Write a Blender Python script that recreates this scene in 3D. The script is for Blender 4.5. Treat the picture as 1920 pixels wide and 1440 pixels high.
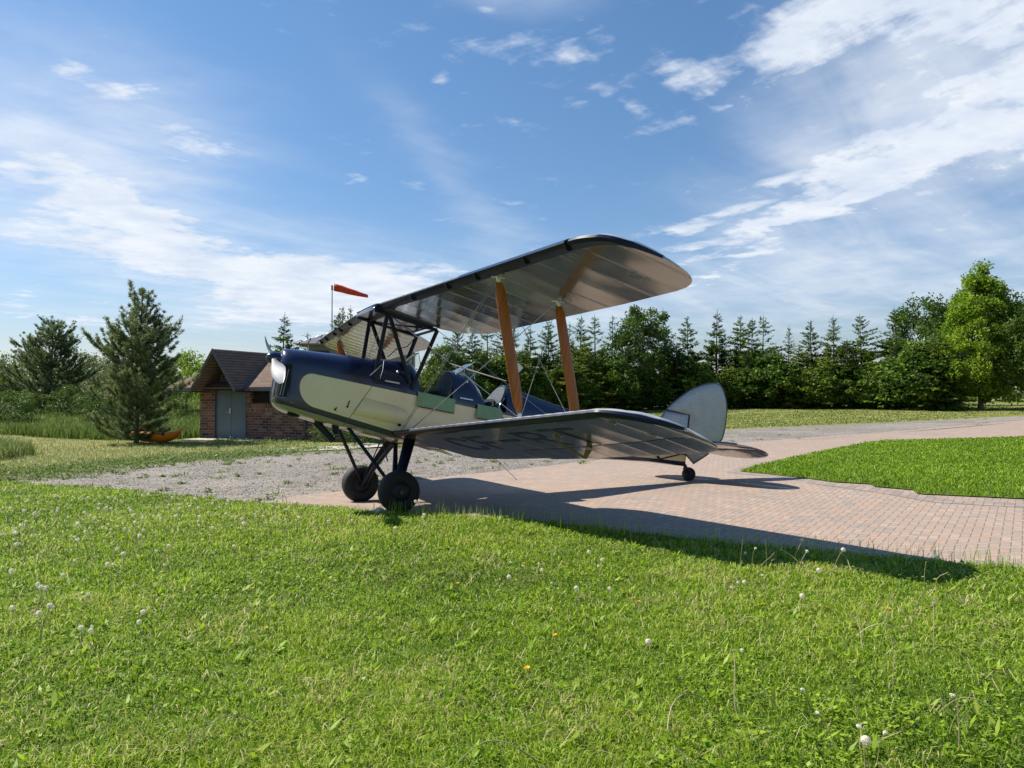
import bpy, bmesh, math, random
import numpy as np
from mathutils import Vector, Matrix, geometry
R = math.radians
for o in list(bpy.data.objects): bpy.data.objects.remove(o)
S = bpy.context.scene
COL = S.collection
rng = np.random.default_rng(7)
random.seed(7)

# ------------------------------------------------------------------ camera
CAM = Vector((-3.137, -9.429, 1.352))
cd = bpy.data.cameras.new('camera'); cam = bpy.data.objects.new('camera', cd); COL.objects.link(cam)
rx, uy, bz = Vector((0.88115, -0.47284, -0.00183)), Vector((-0.00736, -0.01759, 0.99982)), Vector((-0.47278, -0.88097, -0.01898))
M = Matrix((rx, uy, bz)).transposed().to_4x4(); M.translation = CAM
cam.matrix_world = M
cd.sensor_width = 36; cd.lens = 27.09; cd.clip_start = .05; cd.clip_end = 6000
S.camera = cam

# ------------------------------------------------------------------ light
SUN_TRAVEL = Vector((1.443, -1.605, -2.39)).normalized()
sun_el = math.asin(-SUN_TRAVEL.z)
sun_az = math.atan2(-SUN_TRAVEL.x, -SUN_TRAVEL.y)       # compass bearing measured from +Y towards +X
sl = bpy.data.lights.new('sun', 'SUN'); sl.energy = 4.9; sl.angle = R(.53); sl.color = (1, .93, .82)
so = bpy.data.objects.new('sun', sl); COL.objects.link(so)
so.rotation_euler = SUN_TRAVEL.to_track_quat('-Z', 'Y').to_euler(); so.location = (-20, 20, 30)
S.view_settings.view_transform = 'Standard'; S.view_settings.look = 'None'
S.view_settings.exposure = .66; S.view_settings.gamma = 1
S.render.engine = 'CYCLES'
S.cycles.max_bounces = 8; S.cycles.transparent_max_bounces = 12; S.cycles.use_denoising = True; S.cycles.sample_clamp_indirect = 2.5; S.cycles.caustics_reflective = False

# ------------------------------------------------------------------ node helper
class X:
    def __init__(s, nt, v): s.nt, s.v = nt, v
    def m(s, op, *a, clamp=False):
        n = s.nt.nodes.new('ShaderNodeMath'); n.operation = op; n.use_clamp = clamp
        for i, q in enumerate((s,) + a):
            q = q.v if isinstance(q, X) else q
            if isinstance(q, (int, float)): n.inputs[i].default_value = q
            else: s.nt.links.new(q, n.inputs[i])
        return X(s.nt, n.outputs[0])
    def __add__(s, o): return s.m('ADD', o)
    def __radd__(s, o): return s.m('ADD', o)
    def __sub__(s, o): return s.m('SUBTRACT', o)
    def __rsub__(s, o): return X(s.nt, o).m('SUBTRACT', s)
    def __mul__(s, o): return s.m('MULTIPLY', o)
    __rmul__ = __mul__
    def __truediv__(s, o): return s.m('DIVIDE', o)
    def __neg__(s): return s.m('MULTIPLY', -1.0)
    def mx(s, o): return s.m('MAXIMUM', o)
    def mn(s, o): return s.m('MINIMUM', o)
    def fl(s): return s.m('FLOOR')
    def ab(s): return s.m('ABSOLUTE')
    def gt(s, o): return s.m('GREATER_THAN', o)
    def lt(s, o): return s.m('LESS_THAN', o)
    def ss(s, a, b, lo=0.0, hi=1.0, kind='SMOOTHSTEP'):
        n = s.nt.nodes.new('ShaderNodeMapRange'); n.interpolation_type = kind
        n.inputs['To Min'].default_value = lo; n.inputs['To Max'].default_value = hi
        for k, q in (('Value', s), ('From Min', a), ('From Max', b)):
            q = q.v if isinstance(q, X) else q
            if isinstance(q, (int, float)): n.inputs[k].default_value = q
            else: s.nt.links.new(q, n.inputs[k])
        return X(s.nt, n.outputs['Result'])

class Mat:
    def __init__(s, name, rough=.6, metal=0.0, spec=.5, color=(.5, .5, .5), coat=0):
        s.m = bpy.data.materials.new(name); s.m.use_nodes = True; s.nt = s.m.node_tree
        s.b = s.nt.nodes['Principled BSDF']; s.out = s.nt.nodes['Material Output']
        s.b.inputs['Roughness'].default_value = rough; s.b.inputs['Metallic'].default_value = metal
        s.b.inputs['Specular IOR Level'].default_value = spec; s.b.inputs['Coat Weight'].default_value = coat
        s.b.inputs['Coat Roughness'].default_value = .06
        s.b.inputs['Base Color'].default_value = (*color, 1)
    def n(s, t, **k):
        n = s.nt.nodes.new(t)
        for a, b in k.items(): setattr(n, a, b)
        return n
    def link(s, a, b): s.nt.links.new(a.v if isinstance(a, X) else a, b)
    def coord(s, kind='Object'):
        tc = s.n('ShaderNodeTexCoord')
        return tc.outputs[kind]
    def xyz(s, vec):
        n = s.n('ShaderNodeSeparateXYZ'); s.link(vec, n.inputs[0]); return [X(s.nt, o) for o in n.outputs]
    def vec(s, a, b, c=0.0):
        n = s.n('ShaderNodeCombineXYZ')
        for i, q in enumerate((a, b, c)):
            if isinstance(q, X): s.link(q, n.inputs[i])
            else: n.inputs[i].default_value = q
        return n.outputs[0]
    def noise(s, vec, scale, detail=4, rough=.55, dist=0, out='Fac'):
        n = s.n('ShaderNodeTexNoise'); s.link(vec, n.inputs['Vector'])
        n.inputs['Scale'].default_value = scale; n.inputs['Detail'].default_value = detail
        n.inputs['Roughness'].default_value = rough; n.inputs['Distortion'].default_value = dist
        return X(s.nt, n.outputs[out])
    def voro(s, vec, scale, out='Distance', feature='F1'):
        n = s.n('ShaderNodeTexVoronoi', feature=feature); s.link(vec, n.inputs['Vector']); n.inputs['Scale'].default_value = scale
        return X(s.nt, n.outputs[out])
    def white(s, vec, out='Value'):
        n = s.n('ShaderNodeTexWhiteNoise'); s.link(vec, n.inputs['Vector']); return X(s.nt, n.outputs[out])
    def attr(s, name):
        n = s.n('ShaderNodeAttribute', attribute_name=name); return X(s.nt, n.outputs['Fac'])
    def rand(s):
        return X(s.nt, s.n('ShaderNodeObjectInfo').outputs['Random'])
    def ramp(s, fac, stops, interp='LINEAR'):
        n = s.n('ShaderNodeValToRGB'); n.color_ramp.interpolation = interp; e = n.color_ramp.elements
        while len(e) < len(stops): e.new(.5)
        for i, (p, c) in enumerate(stops): e[i].position = p; e[i].color = (*c, 1)
        s.link(fac, n.inputs[0]); return n.outputs[0]
    def mix(s, f, a, b, mode='MIX'):
        n = s.n('ShaderNodeMix', data_type='RGBA', blend_type=mode)
        for i, q in ((0, f), (6, a), (7, b)):
            if isinstance(q, (int, float)): n.inputs[i].default_value = q
            elif isinstance(q, tuple): n.inputs[i].default_value = (*q, 1)
            else: s.link(q, n.inputs[i])
        return n.outputs[2]
    def color(s, c): s.link(c, s.b.inputs['Base Color']); return s
    def rough(s, c): s.link(c, s.b.inputs['Roughness']); return s
    def bump(s, h, strength=.3, dist=.01):
        n = s.n('ShaderNodeBump'); n.inputs['Strength'].default_value = strength; n.inputs['Distance'].default_value = dist
        s.link(h, n.inputs['Height']); s.link(n.outputs[0], s.b.inputs['Normal']); return s
    def translucent(s, col, f=.35):
        t = s.n('ShaderNodeBsdfTranslucent'); mx = s.n('ShaderNodeMixShader'); mx.inputs[0].default_value = f
        s.link(col, t.inputs[0]); s.link(s.b.outputs[0], mx.inputs[1]); s.link(t.outputs[0], mx.inputs[2])
        s.link(mx.outputs[0], s.out.inputs[0]); return s

# ------------------------------------------------------------------ sky
world = bpy.data.worlds.new('World'); S.world = world; world.use_nodes = True
class Wn(Mat):
    def __init__(s, w): s.nt = w.node_tree
w = Wn(world); bg = w.nt.nodes['Background']
sky = w.n('ShaderNodeTexSky', sky_type='NISHITA', sun_disc=False, sun_elevation=sun_el, sun_rotation=sun_az)
sky.air_density = 1.15; sky.dust_density = .35; sky.ozone_density = 2.2
SKYK = .070
vec = w.coord('Generated'); dx, dy, dz = w.xyz(vec)
az = dx.m('ARCTAN2', dy) * 57.2958
el = dz.m('ARCSINE') * 57.2958
# cloud layer coordinates: where the view ray meets a flat layer overhead
den = dz.mx(0.0) + .07
px, py = dx / den, dy / den
cv = w.vec(px, py, 0.0)
w1 = w.noise(cv, .9, 5, .6) - .5; w2 = w.noise(w.vec(px + 7.3, py - 3.1, .0), .9, 5, .6) - .5
azw = az + w1 * 16.0; elw = el + w2 * 7.0
def blob(a, e, sa, se, rot=0, k=1.0):
    c, s_ = math.cos(R(rot)), math.sin(R(rot))
    u = (azw - a) * c + (elw - e) * s_; v = (elw - e) * c - (azw - a) * s_
    r2 = (u / sa) * (u / sa) + (v / se) * (v / se)
    return (-r2).m('EXPONENT') * k
def total(L):
    t = None
    for b in L:
        g = blob(*b); t = g if t is None else t + g
    return t
# thick bright parts
thick = total([(62, 21, 12, 5.0, 8, 1.0), (57, 16.3, 10, 2.0, 12, .9), (49.5, 20.3, 5, .9, 6, -.55), (50, 17.3, 6, .55, 10, -.5), (60, 13.3, 6, .5, 14, -.35), (51, 13.3, 7, 1.15, 14, .85), (46, 11.7, 4.2, .6, 8, .85), (43.5, 10.2, 4.0, .45, 6, 1.05), (42, 9.0, 3.2, .4, 5, 1.0), (41.5, 8.0, 3, .3, 4, .8), (54, 24.5, 10, 2.4, 12, .9), (65, 13.5, 5, 2.2, 12, .6),
               (5, 9.4, 8, 1.7, -8, 1.15), (14, 7.4, 8, 2.3, -6, 1.3), (21.5, 8.3, 6, 2.2, 6, .85), (12, 5.3, 6, 1.2, -6, .72), (3, 11.8, 4.5, .9, -8, .7), (-3, 14, 7, 3.2, 0, .95), (-1.2, 20.5, 3.8, 2.0, -14, .8), (4.8, 17.6, 2.6, 1.8, -10, .75), (1, 12.6, 3, .7, 0, .5),
               (38.9, 22.1, 1.8, .8, 0, .56), (41.8, 22.0, 1.6, .8, 0, .62), (49, 24.2, 5, 1.2, 10, .6), (27, 23.7, 2.6, 1.6, 0, .42), (35.4, 20.3, 1.1, 1.2, 0, .5), (31.5, 20.9, 3, .7, 0, .4), (26, 26.8, 1, .5, 0, .5), (22.4, 21.8, .8, .4, 0, .5), (15.7, 15.9, .9, .5, 0, .72), (33, 23.4, 4, .9, 0, .4),
               (24.7, 13, 1.5, .5, 0, .42), (-1.5, 5.3, 4, .32, 0, .7), (-6, 6.0, 3, .4, 0, .65), (57, 10.6, 1.8, .6, 0, .5), (0, 6.3, 3, .2, 0, .5)])
# thin veils
veil = total([(-2, 15, 12, 8, 0, .72), (60, 20, 14, 8, 10, .78), (55, 7.5, 14, 3.5, 4, .5), (24, 16, 12, 2.0, -40, .32), (28, 28, 8, 2.2, 0, .34), (16, 7, 14, 4.5, 0, .62), (46, 12, 8, 5, 12, .28), (36, 7, 8, 3, 0, .3)])
# streaked, billowy detail (streaks run across the layer)
ca, sa_ = math.cos(R(20)), math.sin(R(20))
st = w.vec(px * ca * .55 + py * sa_ * .55, py * ca * 1.9 - px * sa_ * 1.9, 0.0)
c14, s14 = math.cos(R(14)), math.sin(R(14))
st2 = w.vec((az * c14 + el * s14) * .11, (el * c14 - az * s14) * .62, 0.0)
n4 = w.noise(st2, 1.0, 7, .6, .35)
n1 = w.noise(st, 3.2, 9, .62, .25) * .45 + n4 * .55; n2 = w.noise(cv, 9.5, 8, .6, .15); n3 = w.noise(st, 1.6, 6, .55, .6)
d1 = (thick + (n1 - .5) * 3.2 + (n2 - .5) * 1.3).ss(.2, 1.2)
d2 = (veil * (n3 * 1.6 + n4 * .5 - .1)).ss(.05, .85) * .72
azs = az + w1 * 7.0 + (n2 - .5) * 3.0; els = el + w2 * 2.2 + (n2 - .5) * .9
def streak(a, e, sa, se, rot, k):
    c, s_ = math.cos(R(rot)), math.sin(R(rot)); u = (azs - a) * c + (els - e) * s_; v = (els - e) * c - (azs - a) * s_
    return (-((u / sa) * (u / sa) + (v / se) * (v / se))).m('EXPONENT') * k
fing = None
for q_ in [(41.0, 12.2, 3.6, .42, 6, 1.05), (41.2, 11.0, 3.2, .40, 7, 1.0), (41.0, 9.8, 2.8, .36, 5, .9), (44.5, 13.4, 4.6, .42, 9, 1.05), (48.5, 15.4, 5, .5, 10, 1.0), (50, 18.3, 5, .5, 10, .8), (-1.2, 5.35, 2.0, .14, 3, 1.1), (.4, 4.9, 1.4, .1, 2, 1.0), (-5.4, 5.9, 1.6, .2, 2, .95), (-4.6, 5.2, 1.2, .1, 4, .8), (57, 10.6, 1.4, .35, 0, .9), (-3.4, 7.1, 3.4, .12, 0, .55)]:
    g_ = streak(*q_); fing = g_ if fing is None else fing + g_
d3 = (fing + (n2 - .5) * 1.2 + (n4 - .5) * 1.0).ss(.3, 1.15) * .85
den_c = (d1 * .93).mx(d2).mx(d3) + d1 * d2 * .06
den_c = den_c * el.ss(-1.0, 2.5)
shade = w.ramp(w.noise(cv, 3.5, 6, .6), [(.3, (.42, .48, .58)), (.62, (.57, .60, .64))])
skyc = w.n('ShaderNodeVectorMath', operation='SCALE'); w.link(sky.outputs[0], skyc.inputs[0]); skyc.inputs['Scale'].default_value = SKYK
tint = w.ramp(el.ss(0, 26, kind='LINEAR'), [(0, (.86, .84, 1.0)), (.35, (.76, .91, 1.1)), (1, (.74, .98, 1.15))])
skyt = w.mix(1.0, skyc.outputs[0], tint, 'MULTIPLY')
w.link(w.mix(den_c.m('MINIMUM', 1.0), skyt, shade), bg.inputs[0]); bg.inputs[1].default_value = 1.0

# ------------------------------------------------------------------ object helpers
def tag(o, label=None, cat=None, group=None, kind=None):
    if label: o['label'] = label
    if cat: o['category'] = cat
    if group: o['group'] = group
    if kind: o['kind'] = kind
    return o
def empty(name, loc, label, cat, group=None, rz=0):
    o = bpy.data.objects.new(name, None); COL.objects.link(o); o.location = loc; o.rotation_euler = (0, 0, rz)
    return tag(o, label, cat, group)
def copy_tree(o, parent=None):
    c = o.copy(); COL.objects.link(c)
    if parent: c.parent = parent
    for ch in o.children: copy_tree(ch, c)
    return c

class B:
    """collects polygons; links them as ONE mesh"""
    def __init__(s): s.v = []; s.f = []; s.mi = []
    def add(s, vs, fs, mi=0):
        k = len(s.v); s.v += [tuple(q) for q in vs]; s.f += [tuple(i + k for i in f) for f in fs]; s.mi += [mi] * len(fs); return s
    def box(s, x0, x1, y0, y1, z0, z1, mi=0, mat=None):
        vs = [Vector((x, y, z)) for x in (x0, x1) for y in (y0, y1) for z in (z0, z1)]
        if mat is not None: vs = [mat @ q for q in vs]
        return s.add(vs, [(0, 1, 3, 2), (4, 6, 7, 5), (0, 4, 5, 1), (2, 3, 7, 6), (0, 2, 6, 4), (1, 5, 7, 3)], mi)
    def loft(s, rings, closed=True, caps=True, mi=0, mifn=None):
        n = len(rings[0]); k = len(s.v)
        for rg in rings: s.v += [tuple(q) for q in rg]
        for i in range(len(rings) - 1):
            for j in range(n if closed else n - 1):
                a, b = k + i * n + j, k + i * n + (j + 1) % n
                s.f.append((a, b, b + n, a + n)); s.mi.append(mifn(i, j) if mifn else mi)
        if caps and closed:
            s.f.append(tuple(k + j for j in reversed(range(n)))); s.mi.append(mi)
            s.f.append(tuple(k + (len(rings) - 1) * n + j for j in range(n))); s.mi.append(mi)
        return s
    def tube(s, pts, r, n=8, flat=1.0, chord=None, mi=0, caps=True):
        """round or streamlined tube along pts; r number or list; chord = direction of the wide axis"""
        pts = [Vector(q) for q in pts]; rings = []
        rr = r if isinstance(r, (list, tuple)) else [r] * len(pts)
        ref = None
        for i, q in enumerate(pts):
            t = (pts[min(i + 1, len(pts) - 1)] - pts[max(i - 1, 0)]).normalized()
            c = Vector(chord) if chord is not None else (ref or (Vector((0, 0, 1)) if abs(t.z) < .9 else Vector((1, 0, 0))))
            u = (c - t * c.dot(t)).normalized(); v = t.cross(u); ref = u
            rings.append([q + u * (rr[i] * math.cos(2 * math.pi * k / n)) + v * (rr[i] * flat * math.sin(2 * math.pi * k / n)) for k in range(n)])
        return s.loft(rings, mi=mi, caps=caps)
    def lathe(s, prof, c, axis, n=24, mi=0, mifn=None):
        """prof: (along axis, radius)"""
        a = Vector(axis).normalized(); u = a.orthogonal().normalized(); v = a.cross(u); c = Vector(c)
        rings = [[c + a * h + u * (max(r, 1e-4) * math.cos(2 * math.pi * k / n)) + v * (max(r, 1e-4) * math.sin(2 * math.pi * k / n)) for k in range(n)] for h, r in prof]
        return s.loft(rings, mi=mi, mifn=mifn)
    def plate(s, outline, n, t, mi=0):
        """polygon outline given thickness t along n"""
        n = Vector(n).normalized() * (t / 2); k = len(outline)
        vs = [Vector(q) + n for q in outline] + [Vector(q) - n for q in outline]
        return s.add(vs, [tuple(range(k)), tuple(reversed(range(k, 2 * k)))] + [(i, i + k, (i + 1) % k + k, (i + 1) % k) for i in range(k)], mi)
    def sphere(s, c, r, n=10, sc=(1, 1, 1), mi=0):
        c = Vector(c); rings = []
        for i in range(n // 2 + 1):
            t = math.pi * i / (n // 2); q = max(math.sin(t), 1e-3)
            rings.append([c + Vector((r * sc[0] * q * math.cos(2 * math.pi * k / n), r * sc[1] * q * math.sin(2 * math.pi * k / n), r * sc[2] * math.cos(t))) for k in range(n)])
        return s.loft(rings, mi=mi)
    def build(s, name, mat, parent=None, smooth=True, ang=35, bevel=0, loc=None, recalc=True):
        me = bpy.data.meshes.new(name); me.from_pydata(s.v, [], s.f)
        for m_ in (mat if isinstance(mat, (list, tuple)) else [mat]): me.materials.append(m_.m if isinstance(m_, Mat) else m_)
        me.polygons.foreach_set('material_index', s.mi)
        if recalc or bevel:
            bm = bmesh.new(); bm.from_mesh(me)
            bmesh.ops.recalc_face_normals(bm, faces=bm.faces)
            if bevel: bmesh.ops.bevel(bm, geom=[e for e in bm.edges if len(e.link_faces) == 2 and e.calc_face_angle(0) > .6], offset=bevel, segments=2, affect='EDGES', profile=.6)
            bm.to_mesh(me); bm.free()
        if smooth:
            me.polygons.foreach_set('use_smooth', [True] * len(me.polygons)); me.set_sharp_from_angle(angle=R(ang))
        me.update()
        o = bpy.data.objects.new(name, me); COL.objects.link(o)
        if parent: o.parent = parent
        if loc is not None: o.location = loc
        return o

def np_mesh(name, V, F, mats, parent=None, rnd=None, mi=None, extra=None, loc=None):
    """triangle soup from numpy arrays"""
    me = bpy.data.meshes.new(name); nf = len(F)
    me.vertices.add(len(V)); me.vertices.foreach_set('co', np.asarray(V, np.float32).ravel())
    me.loops.add(nf * 3); me.loops.foreach_set('vertex_index', np.asarray(F, np.int32).ravel())
    me.polygons.add(nf); me.polygons.foreach_set('loop_start', np.arange(nf, dtype=np.int32) * 3)
    me.polygons.foreach_set('loop_total', np.full(nf, 3, np.int32))
    for m_ in (mats if isinstance(mats, (list, tuple)) else [mats]): me.materials.append(m_.m if isinstance(m_, Mat) else m_)
    if mi is not None: me.polygons.foreach_set('material_index', np.asarray(mi, np.int32))
    if rnd is not None:
        a = me.attributes.new('rnd', 'FLOAT', 'FACE'); a.data.foreach_set('value', np.asarray(rnd, np.float32))
    me.update(calc_edges=True)
    o = bpy.data.objects.new(name, me); COL.objects.link(o)
    if parent: o.parent = parent
    if loc is not None: o.location = loc
    return o

# ------------------------------------------------------------------ terrain
def sst(a, b, x):
    t = np.clip((x - a) / (b - a), 0, 1); return t * t * (3 - 2 * t)
def G(x, y):
    d = np.hypot(x + 3.14, y + 9.43); th = np.degrees(np.arctan2(x + 3.14, y + 9.43))
    L = (1 - sst(1, 18, th)) * (np.abs(th) < 120)
    return -.017 + .087 * np.tanh(x / 6) - np.where(y > 0, .1155 * np.tanh(y / 3.5), .03 * np.tanh(y / .9)) + sst(28, 75, d) * (.75 + 1.2 * L)
def polar(a, d, dz=0.0):
    x = CAM.x + d * math.sin(R(a)); y = CAM.y + d * math.cos(R(a)); return Vector((x, y, float(G(x, y)) + dz))
def inside(poly, x, y):
    x = np.asarray(x); y = np.asarray(y); r_ = np.zeros(x.shape, bool); n = len(poly)
    for i in range(n):
        (x1, y1), (x2, y2) = poly[i], poly[(i + 1) % n]
        if y1 == y2: continue
        c = ((y1 > y) != (y2 > y)) & (x < (x2 - x1) * (y - y1) / (y2 - y1) + x1); r_ ^= c
    return r_
def rough_edge(poly, step, amp, seed=1, closed=True):
    rg = random.Random(seed); out = []
    for i in range(len(poly) - (0 if closed else 1)):
        a, b = Vector(poly[i]), Vector(poly[(i + 1) % len(poly)]); n = max(1, int((b - a).length / step)); nrm = Vector((-(b - a).y, (b - a).x)).normalized()
        for k in range(n):
            j = 0 if k == 0 else amp
            out.append(tuple(a.lerp(b, k / n) + nrm * rg.uniform(-j, j)))
    if not closed: out.append(tuple(Vector(poly[-1])))
    return out
def sheet(name, poly, step, off, mat, kind='structure'):
    xs = [q[0] for q in poly]; ys = [q[1] for q in poly]
    gx, gy = np.meshgrid(np.arange(min(xs) + step / 2, max(xs), step), np.arange(min(ys) + step / 2, max(ys), step))
    gx, gy = gx.ravel(), gy.ravel(); k = inside(poly, gx, gy)
    pts = [Vector(q) for q in poly] + [Vector((a, b)) for a, b in zip(gx[k], gy[k])]
    v, e, f, *_ = geometry.delaunay_2d_cdt(pts, [], [list(range(len(poly)))], 1, 1e-4)
    V = [(q.x, q.y, float(G(q.x, q.y)) + off) for q in v]
    me = bpy.data.meshes.new(name); me.from_pydata(V, [], [tuple(q) for q in f]); me.materials.append(mat.m)
    me.polygons.foreach_set('use_smooth', [True] * len(me.polygons)); me.update()
    o = bpy.data.objects.new(name, me); COL.objects.link(o)
    if me.polygons and me.polygons[0].normal.z < 0: me.flip_normals()
    return tag(o, kind=kind)
# ------------------------------------------------------------------ ground materials
def lawn_mat(name, c0, c1, c2, dry, dryamt):
    m = Mat(name, rough=.9, spec=.2); p = m.coord('Object')
    a = m.noise(p, .55, 6, .6); b = m.noise(p, 9, 6, .7); c = m.noise(p, 60, 3, .7)
    f = a * .45 + b * .35 + c * .3
    col = m.ramp(f, [(.36, c0), (.54, c1), (.72, c2)])
    col = m.mix((m.noise(p, 1.3, 5, .65).ss(.62 - dryamt * .25, .80 - dryamt * .2)) * dryamt, col, dry)
    m.color(col); m.bump(b * .6 + c, .6, .03); return m
M_soil = lawn_mat('lawn_soil', (.055, .075, .012), (.10, .15, .020), (.15, .21, .03), (.22, .18, .08), .35)
M_far = lawn_mat('far_meadow', (.085, .115, .018), (.14, .17, .030), (.22, .23, .05), (.42, .34, .14), .7)
M_track = lawn_mat('dry_track', (.12, .14, .035), (.22, .22, .07), (.33, .29, .11), (.40, .33, .15), .7)

m = M_gravel = Mat('gravel_grey', rough=.95, spec=.2); p = m.coord('Object')
v = m.voro(p, 42, 'Color'); vd = m.voro(p, 42); nz = m.noise(p, 3, 6, .65)
nb = m.n('ShaderNodeSeparateColor'); m.link(v, nb.inputs[0]); vr = X(m.nt, nb.outputs[0])
col = m.ramp(vr * .6 + nz * .5, [(.2, (.06, .055, .05)), (.45, (.155, .142, .128)), (.72, (.275, .248, .212)), (.98, (.52, .48, .42))])
wd = m.noise(p, .8, 6, .7).ss(.56, .74); col = m.mix(wd * .55, col, (.13, .15, .06)); rut = m.noise(p, .22, 3, .5, 1.5); col = m.mix(rut.ss(.46, .62) * .35, col, (.34, .31, .28))
m.color(col); m.bump(vd * -1.0 + nz * .4, .9, .012)

m = M_pave = Mat('clay_pavers', rough=.86, spec=.3); p = m.coord('Object'); x, y, z = m.xyz(p)
def herring(m, x, y, s, rot):
    c, q = math.cos(R(rot)), math.sin(R(rot))
    u = (x * c + y * q) / s; v = (y * c - x * q) / s
    i, j = u.fl(), v.fl(); fx, fy = u - i, v - j
    k = (i - j) - ((i - j) / 4.0).fl() * 4.0
    k1 = k.gt(.5) * k.lt(1.5); k2 = k.gt(1.5) * k.lt(2.5); hor = k.lt(1.5)
    lu = (fx + k1) * hor + (fy + k2) * (1.0 - hor); lv = fy * hor + fx * (1.0 - hor)
    idx = i - k1; idy = j - k2
    e = (lu.mn(2.0 - lu)).mn(lv.mn(1.0 - lv))
    return e, m.vec(idx, idy, hor)
e, idv = herring(m, x, y, .080, 118)
wn = m.white(idv)
n0 = m.noise(p, .5, 5, .6); n9 = m.noise(p, 70, 4, .7)
col = m.ramp(wn * 1.0 + (n0 - .5) * .4, [(0, (.225, .20, .175)), (.2, (.29, .235, .195)), (.42, (.335, .235, .178)), (.66, (.37, .24, .168)), (.84, (.335, .265, .212)), (.97, (.40, .295, .22))])
col = m.mix((n9 - .5) * .6 + .25, col, (.42, .35, .30)); col = m.mix(m.noise(p, 2.2, 6, .7).ss(.5, .75) * .4, col, (.25, .22, .19)); col = m.mix(m.noise(p, .35, 4, .6, .5).ss(.52, .7) * .3, col, (.21, .19, .17))
j_ = e.ss(.02, .09); col = m.mix((1.0 - j_) * .85, col, (.16, .125, .10))
m.color(col); m.bump(j_ + n9 * .25, .5, .006)

m = M_border = Mat('paver_border', rough=.88, spec=.3); p = m.coord('Object'); x, y, z = m.xyz(p)
c_, q_ = math.cos(R(-62)), math.sin(R(-62)); u, v = (x * c_ + y * q_) / .105, (y * c_ - x * q_) / .21
i, j = u.fl(), v.fl(); ee = ((u - i).mn(1.0 - (u - i))).mn(((v - j).mn(1.0 - (v - j))) * 2.0)
wn = m.white(m.vec(i, j, 0.0)); col = m.ramp(wn, [(0, (.24, .20, .175)), (1, (.34, .28, .235))]); jj = ee.ss(.03, .08)
col = m.mix((1.0 - jj) * .8, col, (.16, .13, .11)); m.color(col); m.bump(jj, .5, .006)

m = M_conc = Mat('concrete', rough=.85); p = m.coord('Object')
m.color(m.ramp(m.noise(p, 4, 8, .7), [(.3, (.40, .37, .31)), (.7, (.56, .53, .46))])); m.bump(m.noise(p, 60, 4), .3, .005)

# ------------------------------------------------------------------ ground sheets
lawn_edge = [(-4.73, 7.66), (-3.66, 6.24), (-2.62, 4.58), (-1.66, 2.47), (-1.18, 1.42), (-0.82, 0.79), (-0.45, 0.09), (-0.26, -0.6), (0.15, -1.08), (0.42, -1.55), (0.81, -1.94), (1.12, -2.55), (1.35, -3.18), (1.69, -3.95), (2.03, -4.59), (2.33, -5.16), (2.64, -5.65), (3.0, -6.12), (3.7, -8.3), (5.2, -10.8)]
LAWN = rough_edge(lawn_edge + [(6, -13), (-9, -14), (-12, -2), (-9.5, 6), (-6, 8.6)], .12, .022, 3)
pave_far = [(-1.18, 1.42), (-.5, 2.19), (.18, 2.34), (.9, 2.97), (2.61, 3.57), (4.33, 4.04), (7.04, 5.15), (11.06, 7.08), (13.98, 8.28), (18.3, 9.42), (23.59, 10.42), (30.28, 11.64), (37.96, 12.61), (60, 13)]
# the near side of the paving runs a little way under the lawn
PAVE = rough_edge(pave_far[:-1], .5, .05, 8, False)
PAVE += [(60, 13), (60, 4.4), (28, 3.9), (13, -5), (12, -14), (6.6, -14), (4.9, -10.9), (3.3, -8.1), (2.35, -6.45), (1.45, -4.95), (.85, -3.5), (.1, -1.9), (-.35, -1.1), (-.75, -.1), (-1.1, .7)]
grav_far = [(-4.87, 9.12), (-3.79, 10.14), (-2.28, 10.99), (-.47, 12.13), (1.86, 12.63), (3.11, 12.17), (7.66, 12.86), (14.35, 14.91), (21.13, 15.66), (29.11, 15.69), (35.2, 15.3), (60, 14.6)]
GRAV = rough_edge(grav_far, .35, .16, 5, False)
GRAV += [(60, 12.0), (37, 12.0), (23.5, 9.9), (14, 7.8), (7.1, 4.7), (2.7, 3.2), (.3, 1.9), (-.9, 1.0), (-1.6, 1.8), (-2.9, 4.4), (-3.9, 6.0), (-5.0, 7.6), (-6.2, 8.8)]
isl = [(6.94, 0.76), (7.87, 1.4), (9.64, 2.38), (13.1, 4.17), (17.4, 6.2), (19.28, 6.84), (21.9, 6.36), (25.13, 5.74), (32, 4), (30, -6), (20, -14), (10, -10), (7.2, -6.4), (6.95, -4.0), (6.66, -3.59), (6.28, -3.05), (6.63, -2.74), (6.53, -2.24), (6.75, -1.99), (6.53, -1.52), (6.79, -0.14)]
ISLE = rough_edge(isl, .3, .035, 6)
SLAB = [(-.3, 12.9), (2.85, 13.9), (4.5, 14.5), (4.6, 12.6), (2.8, 11.9), (1.1, 12.2)]
TRACK = rough_edge([(-6.5, 8.4), (-4.9, 9.3), (-3.8, 10.3), (-2.3, 11.1), (-.5, 12.3), (1.8, 12.75), (2.9, 13.9), (1.9, 17.8), (.2, 20), (-1.3, 21.0), (-3.2, 22.3), (-5.2, 25), (-7.5, 30), (-13, 40), (-18, 38), (-12, 26), (-9, 15)], .5, .15, 9)

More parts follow.
